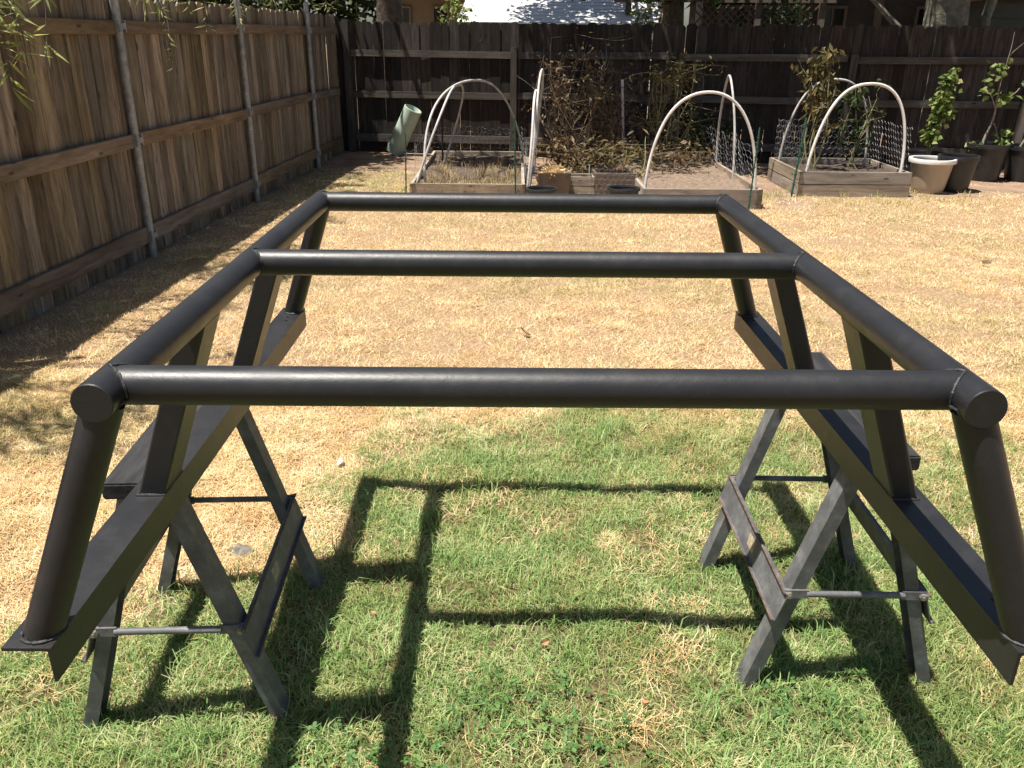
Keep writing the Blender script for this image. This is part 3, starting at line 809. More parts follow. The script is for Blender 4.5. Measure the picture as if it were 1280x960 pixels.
hoop((3.20, 9.52, .15), (4.23, 9.50, .15), (3.80, 9.60, 1.17), 0.016, M['pvc'], 'thick white hoop across the front of the two-plank bed', 2.25)
hoop((3.16, 10.42, .15), (4.20, 10.45, .15), (3.70, 10.40, 1.18), 0.013, M['pvcgrey'], 'grey hoop across the back of the two-plank bed', 2.25)
def stake(name, a, b, rad, mat, label, cat='stake', group=None):
    a = Vector(a); b = Vector(b)
    mb = MB().tube([(0, 0, 0), b - a], rad, 8)
    n_ = int((b - a).length / 0.09)
    if mat is M['greenstake']:
        for k in range(1, n_):
            q = (b - a) * (k / n_); mb.box((q.x - rad * 1.35, q.y - rad * 1.35, q.z - 0.006), (q.x + rad * 1.35, q.y + rad * 1.35, q.z + 0.006))
    o = mb.build(name, mat, None, True); o.location = a
    return tag(o, label, cat, group)
stake('pipe_stake', (1.45, 11.5, 0), (1.37, 11.5, 1.10), 0.017, M['pvc'], 'upright white pipe standing among the withered plants')
stake('garden_stake', (-1.13, 8.97, -.05), (-1.11, 8.97, 0.68), 0.007, M['greenstake'], 'green stake at the front left corner of the leftmost bed', group='green garden stakes')
stake('garden_stake', (0.02, 8.96, -.05), (0.0, 8.96, 0.84), 0.008, M['greenstake'], 'green stake at the front right corner of the leftmost bed', group='green garden stakes')
stake('garden_stake', (2.36, 8.58, -.05), (2.38, 8.58, 0.80), 0.008, M['greenstake'], 'green stake at the front of the middle bed', group='green garden stakes')
stake('garden_stake', (3.02, 9.35, -.05), (3.09, 9.40, 0.83), 0.011, M['greenstake'], 'green stake leaning at the corner of the two-plank bed', group='green garden stakes')
stake('garden_stake', (-0.93, 11.3, -.05), (-0.92, 11.3, 0.80), 0.011, M['pot_blk'], 'thin black stake at the back of the leftmost bed')
stake('bamboo_cane', (3.35, 10.2, 0.2), (3.55, 10.2, 1.25), 0.006, M['stem'], 'thin cane standing in the two-plank bed')

# chicken wire
def chicken_wire(path, z0, hgt, cell, label, rad=0.0011, wob=0.02, seed=0):
    r = random.Random(seed)
    pth = [Vector(q) for q in path]
    seg = [(pth[i + 1] - pth[i]).length for i in range(len(pth) - 1)]; tot = sum(seg)
    def at_(s):
        for i, l in enumerate(seg):
            if s <= l or i == len(seg) - 1: return pth[i] + (pth[i + 1] - pth[i]) * (s / l)
            s -= l
    nx_ = int(tot / cell); nz_ = int(hgt / (cell * 0.8))
    org = Vector((pth[0].x, pth[0].y, 0))
    ph = [r.uniform(0, 6) for _ in range(6)]
    def P(s, z):
        q = at_(min(max(s, 0), tot)); k = (z - z0) / hgt
        return (q.x - org.x + wob * k * (math.sin(s * 5 + ph[0]) + .6 * math.sin(s * 13 + ph[1] + z * 9)), q.y - org.y + wob * k * (math.sin(s * 6 + ph[2]) + .6 * math.sin(s * 11 + ph[3])), z + 0.5 * wob * k * math.sin(s * 7 + ph[4]) + 0.4 * wob * math.sin(s * 23 + z * 17 + ph[5]))
    mb = MB(); dz = hgt / nz_
    for j in range(nz_ + 1):
        for i in range(nx_):
            s = (i + 0.5 * (j % 2)) * cell; z = z0 + j * dz
            a_, b_, c_ = P(s, z), P(s + cell * .5, z + dz * .35), P(s + cell, z)
            mb.tube([a_, b_], rad, 3, False); mb.tube([b_, c_], rad, 3, False)
            if j < nz_: mb.tube([b_, P(s + cell * .5, z + dz)], rad * 1.2, 3, False)
    o = mb.build('chicken_wire', M['wire'], None); o.location = org
    return tag(o, label, 'wire mesh', 'chicken wire around the beds')
chicken_wire([(3.14, 9.46), (3.13, 10.55), (4.27, 10.56), (4.30, 9.5)], 0.24, 0.46, 0.072, 'hexagonal wire mesh around three sides of the two-plank bed', 0.0009, 0.012, 1)
chicken_wire([(-1.1, 9.03), (-1.1, 11.7), (0.1, 11.68), (0.14, 9.1)], 0.14, 0.32, 0.075, 'sagging wire mesh around the leftmost bed', 0.0005, 0.03, 2)
chicken_wire([(1.9, 11.1), (2.46, 10.8), (2.47, 9.0)], 0.16, 0.40, 0.075, 'slack wire mesh along the right side of the middle bed', 0.0008, 0.05, 3)
chicken_wire([(0.82, 9.25), (1.32, 9.25), (1.36, 9.75), (0.84, 9.75), (0.82, 9.27)], 0.02, 0.26, 0.06, 'wire mesh wrapped round the dark planter box', 0.0009, 0.01, 4)

# ------------------------------------------------------------------ pots and planters
def pot(name, loc, h, rb, rt, rim, body, rimmat, label, soilz=0.8, grp='pots by the back fence', n=36):
    r_ = empty(name, loc, rnd.uniform(0, 6), label, 'pot', grp)
    prof = [(0.0, 0.004), (rb * .96, 0.0), (rb, 0.006)]
    for k in range(1, 7):
        f = k / 6; prof.append((rb + (rt - rb) * f ** 0.92, h * 0.9 * f))
    prof += [(rt, h * 0.97), (rt - 0.006, h * 0.97), (rb + (rt - rb) * .5 - .004, h * 0.5)]
    MB().lathe(prof, n).build('body', body, r_, True)
    MB().lathe([(rt - 0.005, h * .88), (rt + rim, h * .88), (rt + rim * 1.2, h * .94), (rt + rim, h), (rt - 0.007, h), (rt - 0.012, h * .92), (rt - 0.005, h * .88)], n).build('rim', rimmat, r_, True)
    rs = rb + (rt - rb) * soilz - 0.007
    MB().lathe([(0.0, h * soilz + 0.01), (rs * .6, h * soilz + .008), (rs, h * soilz)], n).build('soil', M['soil'], r_, True)
    return r_
pot('plant_pot', (4.70, 9.80, 0), 0.375, 0.165, 0.225, 0.022, M['pot_tan'], M['pot_rim'], 'tan plastic pot with a thick white rim')
pot('plant_pot', (5.03, 9.88, 0), 0.40, 0.15, 0.205, 0.012, M['pot_blk'], M['pot_blk'], 'empty black nursery pot just right of the tan pot')
pot('plant_pot', (4.83, 10.35, 0), 0.37, 0.22, 0.27, 0.012, M['pot_blk'], M['pot_blk'], 'wide black nursery pot behind the tan pot')
pot('plant_pot', (5.80, 10.75, 0), 0.44, 0.185, 0.235, 0.012, M['pot_blk'], M['pot_blk'], 'black nursery pot holding the bare forked sapling')
pot('plant_pot', (6.28, 10.75, 0), 0.42, 0.175, 0.225, 0.012, M['pot_blk'], M['pot_blk'], 'rightmost black nursery pot at the edge of the frame')
pot('plant_pot', (0.28, 8.60, 0), 0.20, 0.11, 0.15, 0.010, M['pot_blk'], M['pot_blk'], 'low round black pot in front of the brown planter', soilz=0.6)
pot('plant_pot', (1.10, 8.62, 0), 0.21, 0.12, 0.155, 0.010, M['pot_blk'], M['pot_blk'], 'low round black pot left of the middle bed', soilz=0.6)
# brown square planter
bp = empty('planter_box', (0.42, 9.28, 0), R(3), 'brown square planter heaped with dry straw', 'planter', 'pots by the back fence')
fr = MB()
b0, b1, hh_ = 0.155, 0.175, 0.27
vs = [(-b0, -b0, 0), (b0, -b0, 0), (b0, b0, 0), (-b0, b0, 0), (-b1, -b1, hh_), (b1, -b1, hh_), (b1, b1, hh_), (-b1, b1, hh_), (-b1 + .02, -b1 + .02, hh_), (b1 - .02, -b1 + .02, hh_), (b1 - .02, b1 - .02, hh_), (-b1 + .02, b1 - .02, hh_), (-b1 + .03, -b1 + .03, hh_ - .05), (b1 - .03, -b1 + .03, hh_ - .05), (b1 - .03, b1 - .03, hh_ - .05), (-b1 + .03, b1 - .03, hh_ - .05)]
fs = [(3, 2, 1, 0)] + [(i, (i + 1) % 4, 4 + (i + 1) % 4, 4 + i) for i in range(4)] + [(4 + i, 4 + (i + 1) % 4, 8 + (i + 1) % 4, 8 + i) for i in range(4)] + [(8 + i, 8 + (i + 1) % 4, 12 + (i + 1) % 4, 12 + i) for i in range(4)]
fr.add(vs, fs).build('body', M['pot_brown'], bp, False, 0.004)
MB().box((-b1 + .03, -b1 + .03, hh_ - .06), (b1 - .03, b1 - .03, hh_ - .045)).build('soil', M['drysoil'], bp)
Pq = rg.normal(size=(260, 3)) * np.array([0.07, 0.07, 0.02]) + np.array([0, 0, hh_ - 0.01])
link('straw', leaves_mesh('straw', Pq, 0.10, rg, 0.08, 0.2), M['g_straw'], bp)['kind'] = 'stuff'
pb = empty('planter_box', (0.72, 9.45, 0), R(-4), 'low grey plank planter between brown planter and wire-wrapped box', 'planter', 'pots by the back fence')
for k in range(2):
    o = MB().box((-0.16, -0.012, 0), (0.16, 0.012, 0.098)).build('plank', M['bedwood'], pb, False, 0.003); o.location = (0, -0.10, k * 0.102)
    o = MB().box((-0.16, -0.012, 0), (0.16, 0.012, 0.098)).build('plank', M['bedwood'], pb, False, 0.003); o.location = (0, 0.14, k * 0.102)
for sx in (-1, 1):
    o = MB().box((-0.012, -0.105, 0), (0.012, 0.105, 0.19)).build('plank', M['bedside'], pb, False, 0.003); o.location = (sx * 0.146, 0.02, 0)
MB().box((-0.134, -0.09, 0.0), (0.134, 0.13, 0.15)).build('soil', M['soil'], pb)
db = empty('planter_box', (1.09, 9.50, 0), R(2), 'dark planter box wrapped in wire mesh', 'planter', 'pots by the back fence')
for sy in (-1, 1):
    o = MB().box((-0.22, -0.012, 0.0), (0.22, 0.012, 0.245)).build('plank', M['pot_brown'], db, False, 0.003); o.location = (0, sy * 0.20, 0)
for sx in (-1, 1):
    o = MB().box((-0.012, -0.186, 0.0), (0.012, 0.186, 0.24)).build('plank', M['pot_brown'], db, False, 0.003); o.location = (sx * 0.207, 0, 0)
MB().box((-0.193, -0.186, 0.0), (0.193, 0.186, 0.2)).build('soil', M['soil'], db)

# pale green pipe leaning
gp = empty('drain_pipe', (-1.72, 12.55, 0), 0, 'pale green plastic drain pipe leaning in the fence corner', 'pipe')
ax_ = Vector((0.30, -0.10, 0.60)).normalized()
q_ = ax_.to_track_quat('Z', 'Y')
prof = [(0.128, 0.0), (0.128, 0.68), (0.120, 0.685), (0.117, 0.68), (0.117, 0.0), (0.128, 0.0)]
o = MB().lathe(prof, 36).build('barrel', M['greenpipe'], gp, True); o.rotation_euler = q_.to_euler(); o.location = (0, 0, 0.045)

# ------------------------------------------------------------------ plants
def twig(mb, a, b, r0, r1, bend=0.06, n=6, rr=rnd):
    a = Vector(a); b = Vector(b); L_ = (b - a).length
    k = Vector((rr.gauss(0, 1), rr.gauss(0, 1), rr.gauss(0, .4))) * bend * L_
    k2 = Vector((rr.gauss(0, 1), rr.gauss(0, 1), rr.gauss(0, .4))) * bend * 0.4 * L_
    pp = []
    for i in range(n):
        f = i / (n - 1)
        pp.append(a.lerp(b, f) + k * math.sin(math.pi * f) + k2 * math.sin(2 * math.pi * f))
    mb.tube(pp, [r0 + (r1 - r0) * i / (n - 1) for i in range(n)], 6)
    return pp

def plant(name, loc, label, height_, width_, nst, nleaf, lsize, stemmat, lmat, aspect=0.5, lowfrac=0.2, droop=0.5, group='garden plants', cat='plant', bend=0.08, lean=(0, 0), r0=0.008, seed=1, topheavy=1.0, zb=0.0, clump=0.05, nbr=5):
    r = random.Random(seed); ng_ = np.random.RandomState(seed)
    e = empty(name, loc, 0, label, cat, group)
    mb = MB(); L_ = []
    for i in range(nst):
        a_ = r.uniform(0, 6.28); rad = width_ * 0.25 * r.random()
        top = (lean[0] + width_ * 0.5 * r.uniform(-1, 1), lean[1] + width_ * 0.35 * r.uniform(-1, 1), zb + height_ * r.uniform(0.65, 1.0))
        pp = twig(mb, (rad * math.cos(a_), rad * math.sin(a_), zb), top, r0, r0 * 0.35, bend, 8, r)
        L_ += pp[2:]
        for k in range(nbr):
            q = pp[r.randint(2, 7)]
            b_ = q + Vector((r.gauss(0, 1) * width_ * 0.28, r.gauss(0, 1) * width_ * 0.22, r.uniform(-0.05, 0.18) * height_))
            b_.z = min(b_.z, zb + height_)
            L_ += twig(mb, q, b_, r0 * 0.45, r0 * 0.2, 0.1, 5, r)[1:]
    mb.build('stems', stemmat, e, True)
    L_ = np.array([tuple(q) for q in L_])
    L_ = L_[L_[:, 2] > zb + lowfrac * height_]
    wts = (L_[:, 2] - zb) ** topheavy; wts /= wts.sum()
    P = L_[ng_.choice(len(L_), nleaf, p=wts)] + ng_.normal(size=(nleaf, 3)) * clump
    me = leaves_mesh('leaves', P, lsize, ng_, aspect, droop)
    link('leaves', me, lmat, e)
    return e
# withered thicket between the first two beds
plant('withered_plant', (0.75, 11.2, 0), 'tall withered brown vine against the fence, left of the white pipe', 1.40, 0.8, 15, 560, 0.06, M['stemdead'], M['leaf_dead'], 0.4, 0.15, 0.8, 'withered plants', seed=2, r0=0.007)
plant('withered_plant', (1.25, 11.6, 0), 'brown withered plant right behind the white pipe', 1.15, 0.8, 14, 560, 0.06, M['stemdead'], M['leaf_dead'], 0.4, 0.1, 0.8, 'withered plants', seed=3, r0=0.007)
plant('withered_plant', (1.85, 11.0, 0.05), 'olive leafy plant drying out at the back of the middle bed', 1.30, 0.6, 13, 760, 0.06, M['stem'], M['leaf_olive'], 0.45, 0.1, 0.6, 'withered plants', seed=4, r0=0.008)
plant('withered_plant', (1.75, 10.3, 0.1), 'low tangle of dead stems lying in the middle bed', 0.35, 1.0, 14, 300, 0.07, M['stemdead'], M['leaf_dead'], 0.4, 0.0, 0.4, 'withered plants', seed=5, r0=0.006, bend=.2)
plant('withered_plant', (0.85, 10.0, 0), 'golden dry shrub sprawling behind the planter boxes', 0.52, 0.9, 12, 650, 0.085, M['stem'], M['leaf_dead'], 0.35, 0.1, 0.6, 'withered plants', seed=6, r0=0.007, bend=.15)
plant('withered_plant', (1.15, 9.9, 0.0), 'arching yellow dry stalks over the wire-wrapped box', 0.55, 0.8, 8, 160, 0.10, M['stem'], M['leaf_olive'], 0.3, 0.2, 0.6, 'withered plants', seed=16, r0=0.007, bend=.2)
plant('bare_vine', (0.78, 12.0, 0), 'bare twiggy vine reaching the top of the back fence', 1.62, 0.8, 9, 130, 0.06, M['stemgrey'], M['leaf_olive'], 0.4, 0.3, 0.6, 'withered plants', seed=7, r0=0.007)
plant('bare_vine', (1.25, 12.0, 0), 'bare tangled vine climbing the fence behind the white pipe', 1.5, 0.8, 12, 200, 0.05, M['stemdead'], M['leaf_dead'], 0.4, 0.3, 0.6, 'withered plants', seed=27, r0=0.006)
plant('young_plant', (2.16, 10.7, 0.05), 'small green seedling at the right of the olive thicket', 0.62, 0.25, 3, 130, 0.06, M['stem'], M['leaf_olive'], 0.5, 0.3, 0.5, seed=8)
plant('leafy_plant', (2.55, 11.6, 0), 'dark green leafy weed at the foot of the back fence', 0.75, 0.5, 8, 700, 0.06, M['stem'], M['leaf_tree'], 0.6, 0.1, 0.2, seed=9)
plant('pepper_plant', (3.45, 9.95, 0.2), 'tall yellowing plant tied to canes in the two-plank bed', 1.30, 0.36, 4, 340, 0.095, M['stem'], M['leaf_olive'], 0.42, 0.38, 1.4, seed=10, r0=0.011, lean=(-0.05, 0), bend=.05, topheavy=1.2, clump=.035)
plant('leafy_plant', (3.95, 10.15, 0.2), 'dark green climbing plant at the back of the two-plank bed', 0.95, 0.36, 4, 200, 0.075, M['stem'], M['leaf_tree'], 0.6, 0.2, 0.7, seed=11)
plant('leafy_plant', (4.90, 10.35, 0.32), 'tall pale green leafy plant in the wide black pot', 0.98, 0.12, 6, 820, 0.072, M['stem'], M['leaf_fresh'], 0.8, 0.08, 0.7, seed=12, lean=(0.06, 0), r0=0.008, bend=.02, topheavy=.6, clump=.03, nbr=3)
# saplings
def sapling(loc, label, segs, clusters, seed, lmat, n=60, ls=0.085):
    r = random.Random(seed); ng_ = np.random.RandomState(seed)
    e = empty('sapling', loc, 0, label, 'sapling', 'saplings in pots')
    mb = MB()
    for a_, b_, r0, r1 in segs: twig(mb, a_, b_, r0, r1, 0.05, 6, r)
    mb.build('trunk', M['stemgrey'], e, True)
    P = np.concatenate([np.array(c)[None, :3] + ng_.normal(size=(int(n * c[4]), 3)) * np.array([c[3], c[3], c[3] * 0.9]) for c in clusters])
    link('crown', leaves_mesh('crown', P, ls, ng_, 0.75, 0.4), lmat, e)
    return e
sapling((5.74, 10.72, 0.38), 'bare forked sapling with a few leaf tufts in black pot',
        [((-.03, 0, 0), (.04, 0, .46), .017, .011), ((.04, 0, .46), (-.10, 0, .68), .008, .004), ((.04, 0, .46), (.07, 0, 1.32), .008, .003), ((.04, 0, .50), (.30, .05, .70), .007, .004), ((.07, 0, 1.05), (.2, 0, 1.2), .004, .002), ((.05, 0, .3), (.16, 0, .10), .006, .003)],
        [(-.02, 0, .90, .06, .6), (.12, 0, .60, .04, .35), (-.08, 0, .66, .04, .2), (-.10, 0, .05, .035, .3), (.20, 0, .12, .05, .5)], 21, M['leaf_fresh'])
sapling((6.22, 10.72, 0.36), 'leaning leafy sapling at the right edge, in the rightmost pot',
        [((-.06, 0, 0), (.13, 0, .52), .013, .008), ((.13, 0, .52), (-.02, 0, .78), .006, .003), ((.13, 0, .52), (.25, 0, .85), .006, .003)],
        [(.0, 0, .78, .06, .9), (.17, 0, .85, .07, .8), (.16, 0, .58, .04, .3), (.12, 0, .06, .04, .4)], 22, M['leaf_fresh'])

# ------------------------------------------------------------------ trees: real crowns mostly above the frame, shading the back of the yard
def tree(loc, label, trunk, limbs, crown, nclump, nper, lsize, lmat, barkmat, seed, aspect=0.55, droop=0.3, csig=0.28, r0=0.2, keepout=None):
    """trunk: list of (x,y,z,r); limbs: number; crown: list of ellipsoids (cx,cy,cz,rx,ry,rz,weight)"""
    r = random.Random(seed); ng_ = np.random.RandomState(seed)
    e = empty('tree', loc, 0, label, 'tree', 'trees beyond the fences')
    mb = MB()
    mb.tube([q[:3] for q in trunk], [q[3] for q in trunk], 14)
    cen = []
    tw = sum(c[6] for c in crown)
    for c in crown:
        k = int(round(nclump * c[6] / tw))
        d_ = ng_.normal(size=(k, 3)); d_ /= np.linalg.norm(d_, axis=1)[:, None]
        rad = ng_.rand(k) ** 0.45
        cen.append(np.array(c[:3]) + d_ * rad[:, None] * np.array(c[3:6]))
    cen = np.concatenate(cen)
    if keepout: cen = cen[[not keepout(Vector(loc) + Vector(q)) for q in cen]]
    top = Vector(trunk[-1][:3])
    trunkpts = [Vector(q[:3]) for q in trunk[len(trunk) // 2:]]
    for i in ng_.choice(len(cen), min(limbs, len(cen)), replace=False):
        b_ = Vector(cen[i]); a_ = min(trunkpts, key=lambda q: (q - b_).length)
        twig(mb, a_, b_, 0.045, 0.012, 0.08, 6, r)
    mb.build('trunk', barkmat, e, True)
    P = np.repeat(cen, nper, 0) + ng_.normal(size=(len(cen) * nper, 3)) * np.array([csig, csig, csig * 0.65])
    if keepout:
        W = P + np.array(loc); ok = np.array([not keepout(q) for q in W]); P = P[ok]
    link('crown', leaves_mesh('crown', P, lsize, ng_, aspect, droop), lmat, e)
    return e
# corner tree, dark trunk just above the fence corner
tree((-2.05, 15.0, 0), 'dark tree trunk rising behind the fence corner', [(0, 0, 0, .26), (0.02, 0, 1.2, .23), (0.0, 0, 2.4, .2), (-.2, -.6, 3.6, .16)], 14,
     [(-1.7, -2.9, 4.3, 0.75, 1.7, .8, 1.0), (0.35, -4.5, 4.7, .8, .6, .4, .22), (-1.2, .4, 2.5, 1.2, .5, .8, .6)], 95, 90, 0.15, M['leaf_tree'], M['bark'], 31, csig=.2,
     keepout=lambda q: q[2] < 2.15 and q[1] < 13.2)
# right tree with several stems
RT = tree((6.35, 13.6, 0), 'large pale-barked tree with forking stems behind the right of the fence', [(0, 0, 0, .36), (0.0, 0, 1.4, .32), (-.05, 0, 2.2, .30), (-.3, -.6, 3.6, .22)], 16,
     [(-0.6, -1.9, 4.8, 2.7, 1.4, 1.0, 1.0), (0.6, .6, 4.6, 2.2, 1.3, 1.0, .45)], 150, 95, 0.16, M['leaf_tree'], M['barkpale'], 32, csig=.24)
mb = MB()
mb.tube([(.25, -.1, .8), (.55, -.1, 1.5), (.50, -.1, 1.9), (.62, -.1, 2.6), (.7, -.1, 3.4)], [.10, .075, .07, .07, .05], 10)
mb.tube([(-.25, -.1, 1.2), (-.75, -.15, 1.75), (-1.3, -.2, 2.2)], [.06, .05, .03], 8)
mb.build('limb', M['barkpale'], RT, True)
# middle tree, shading the middle of the fence
tree((2.6, 15.2, 0), 'dense dark tree over the lattice behind the middle of the fence', [(0, 0, 0, .2), (0, 0, 1.6, .18), (-.2, -.8, 3.4, .13)], 14,
     [(-1.05, -3.5, 4.4, 2.2, 1.55, .9, 1.0), (-.2, -.9, 2.75, 1.5, .7, .5, .3), (-1.7, .9, 4.3, 1.7, 1.1, .6, .34)], 165, 95, 0.15, M['leaf_tree'], M['bark'], 33, csig=.22,
     keepout=lambda q: q[2] < 2.02 + 0.05 * (q[1] - 12) and q[1] < 14.2)
tree((-4.6, 14.2, 0), 'bushy dark tree behind the far end of the left fence', [(0, 0, 0, .12), (0.02, 0, 1.2, .10), (0.0, 0, 2.4, .08)], 10,
     [(0.1, -1.2, 2.5, .85, 2.0, .75, 1.0)], 80, 80, 0.13, M['leaf_tree'], M['bark'], 36, csig=.2, keepout=lambda q: q[0] > -2.95 + 0.045 * q[1] - 0.30)
# willow-like shrub tree behind the left fence; its hanging twigs reach over the boards
def hanging_tree():
    r = random.Random(44); ng_ = np.random.RandomState(44)
    e = empty('tree', (-3.9, 6.3, 0), 0, 'yellow-green narrow-leaved tree hanging over the left fence', 'tree', 'trees beyond the fences')
    mb = MB()
    mb.tube([(0, 0, 0), (0.03, 0, 1.2), (0.1, -.1, 2.2), (.25, -.2, 3.0)], [.12, .10, .08, .05], 10)
    P = []; D = []; SZ = []
    org = Vector((-3.9, 6.3, 0))
    # sprays: (tip in world, start in world, leaves, size)
    sprays = []
    for (tipx, tipy, tipz, n, sz) in [(-2.37, 4.4, 1.40, 34, .12), (-2.47, 4.4, 1.34, 34, .12), (-2.40, 4.45, 1.50, 44, .12), (-2.50, 4.35, 1.46, 40, .12), (-2.45, 4.3, 1.58, 44, .12), (-2.36, 4.6, 1.54, 30, .12), (-2.55, 4.5, 1.62, 40, .15), (-2.24, 5.6, 1.75, 36, .13), (-2.15, 5.6, 1.70, 30, .13), (-2.3, 5.5, 1.80, 36, .13),
                                     (-2.32, 6.6, 1.70, 26, .10), (-2.22, 6.6, 1.60, 30, .11), (-2.40, 6.4, 1.80, 26, .10), (-2.42, 6.4, 1.50, 26, .06), (-2.43, 6.42, 1.36, 20, .06), (-2.33, 7.8, 1.68, 36, .10), (-2.36, 7.6, 1.84, 26, .12), (-2.36, 9.0, 1.86, 40, .12), (-2.37, 9.6, 1.88, 44, .12), (-2.37, 10.8, 1.88, 50, .12), (-2.3, 11.3, 1.90, 50, .12), (-2.28, 11.8, 1.94, 44, .12)]:
        st_ = Vector((tipx - 0.55 + r.uniform(-.1, .1), tipy + r.uniform(-.1, .3), tipz + 0.75))
        sprays.append((Vector((tipx, tipy, tipz)), st_, n, sz))
    for k in range(260):       # crown above the frame
        c_ = Vector((-3.0 + r.gauss(0, .42), r.uniform(2.6, 11.2), 2.75 + r.uniform(-.05, 1.0)))
        if c_.x > (-3.35 if 3.8 < c_.y < 4.7 else -2.92): continue
        sprays.append((c_ + Vector((r.gauss(.1, .25), r.gauss(0, .3), -0.12)), c_ + Vector((0, 0, .2)), 30, .13))
    bough = [Vector((-3.55 + .12 * math.sin(k * 1.7), 1.6 + k * 0.5, 2.85 + .12 * math.sin(k * 2.3))) for k in range(21)]
    mb.tube([(.25, -.2, 2.9), bough[8] - org, bough[4] - org, bough[0] - org], [.05, .04, .03, .012], 8)
    mb.tube([(.25, -.2, 2.9), bough[11] - org, bough[16] - org, bough[20] - org], [.05, .04, .03, .012], 8)
    for k in range(20): mb.tube([bough[k] - org, bough[k + 1] - org], .016, 6)
    for tip, st_, n, sz in sprays:
        pp = []
        nb_ = min(bough, key=lambda q: (q - st_).length)
        twig(mb, nb_ - org, st_ - org, .010, .005, .04, 5, r)
        for i in range(7):
            f = i / 6; pp.append(st_.lerp(tip, f) + Vector((0.18 * math.sin(math.pi * f), 0, 0.12 * math.sin(math.pi * f))) - org)
        mb.tube(pp, [.006 - .004 * i / 6 for i in range(7)], 5)
        for i in range(n):
            f = r.random() ** 0.6 * 6; k = min(5, int(f)); q = pp[k].lerp(pp[k + 1], f - k)
            P.append(tuple(q)); SZ.append(sz); dd = (pp[k + 1] - pp[k]).normalized() * 0.45 + Vector((r.gauss(.1, .7), r.gauss(0, .7), r.gauss(-.05, .3))); D.append(tuple(dd))
    mb.build('trunk', M['bark'], e, True)
    link('crown', leaves_mesh('crown', np.array(P), np.array(SZ), ng_, 0.13, 0.5, np.array(D), 0.03), M['leaf_willow'], e)
hanging_tree()

# ------------------------------------------------------------------ beyond the back fence
M['h_wall'] = plain('beige_stucco', (0.15, 0.128, 0.085), 0.9, 0, 0.12, 9, 0.2, 0.004)
M['h_roof'] = plain('red_brown_shingles', (0.30, 0.17, 0.13), 0.9, 0, 0.3, 12, 0.4, 0.01)
M['h_dark'] = plain('dark_brown_siding', (0.055, 0.045, 0.037), 0.85, 0, 0.3, 6, 0.2)
M['h_grey'] = plain('grey_green_siding', (0.07, 0.078, 0.066), 0.85, 0, 0.15, 6, 0.2)
M['trim'] = plain('weathered_trim', (0.13, 0.105, 0.08), 0.8, 0, 0.2, 10)
M['pinktrim'] = plain('pinkish_fascia', (0.42, 0.24, 0.18), 0.7, 0, 0.15, 10)
M['glass'] = plain('dark_window_glass', (0.012, 0.013, 0.015), 0.12, 0, 0.1, 2, 0.0)
M['whiteroof'] = plain('white_metal_roof', (0.56, 0.555, 0.545), 0.5, 0, 0.12, 4, 0.05)
M['yellowwood'] = plain('yellow_timber', (0.42, 0.33, 0.12), 0.8, 0, 0.25, 10)

# white shed roof
sh = empty('shed', (1.05, 17.6, 0), R(-6), 'low shed with dappled white ribbed roof behind the fence', 'shed')
MB().box((-1.75, -1.5, 0), (1.45, 1.5, 1.72)).build('wall', M['h_dark'], sh)
a0 = math.atan2(1.3, 3.4)
rw = 3.3 / 20
for k in range(20):       # ribbed sheets laid in courses up the slope
    o = MB().box((-1.90, -0.002, 0), (1.62, rw + 0.03, 0.012)).build('roof_course', M['whiteroof'], sh)
    o.location = (0, -1.75 + k * rw * math.cos(a0), 1.80 + k * rw * math.sin(a0) + 0.012); o.rotation_euler = (a0 - 0.045, 0, 0)
MB().box((1.62, -1.78, 1.74), (1.70, 1.6, 1.9)).build('fascia', M['pinktrim'], sh).rotation_euler = (0, 0, 0)
MB().prism([(-.04, -.09), (.04, -.09), (.04, .09), (-.04, .09)], (1.67, -1.80, 1.84), (1.67, 1.5, 3.12)).build('fascia', M['pinktrim'], sh)
MB().box((-1.90, -1.80, 1.70), (1.62, -1.77, 1.80)).build('fascia', M['h_dark'], sh)

def window(parent, x0, x1, z0, z1, y, fm):
    w_ = MB().box((x0 - .05, y - .05, z0 - .05), (x0, y, z1 + .05)).box((x1, y - .05, z0 - .05), (x1 + .05, y, z1 + .05)).box((x0, y - .05, z1), (x1, y, z1 + .05)).box((x0, y - .05, z0 - .05), (x1, y, z0)).box(((x0 + x1) / 2 - .015, y - .04, z0), ((x0 + x1) / 2 + .015, y, z1)).build('window', fm, parent)
    MB().box((x0, y - .02, z0), (x1, y - .006, z1)).build('pane', M['glass'], w_)
# beige house behind the corner
bh = empty('house', (-1.0, 24.0, 0), R(-6), 'beige house with red-brown roof behind the shed', 'house')
MB().box((-2.6, 0, 0), (0.6, 4, 2.55)).build('wall', M['h_wall'], bh)
MB().prism([(-2.6, 0), (2.6, 0), (0, 1.1)], (-3.0, 1.6, 2.56), (1.0, 1.6, 2.56)).build('roof', M['h_roof'], bh)
for x_ in (-1.95, -0.95, 0.05): window(bh, x_ - .17, x_ + .17, 0.9, 2.25, -0.01, M['trim'])
# timber swing frame at far left
tf = empty('timber_frame', (-3.3, 15.6, 0), R(-5), 'yellow timber play frame seen over the fence corner', 'frame')
for (x_, y_) in ((-.8, 0), (.35, 0), (-.8, 1), (.35, 1)):
    o = MB().box((-.045, -.045, 0), (.045, .045, 2.3)).build('post', M['bark'], tf); o.location = (x_, y_, 0)
o = MB().box((-1.0, -.03, 0), (.55, .03, .07)).build('beam', M['yellowwood'], tf); o.location = (0, -.08, 2.14)
o = MB().box((-.025, -.02, 0), (.025, .02, .55)).build('brace', M['yellowwood'], tf); o.location = (.05, -.10, 1.68); o.rotation_euler = (0, R(32), 0)

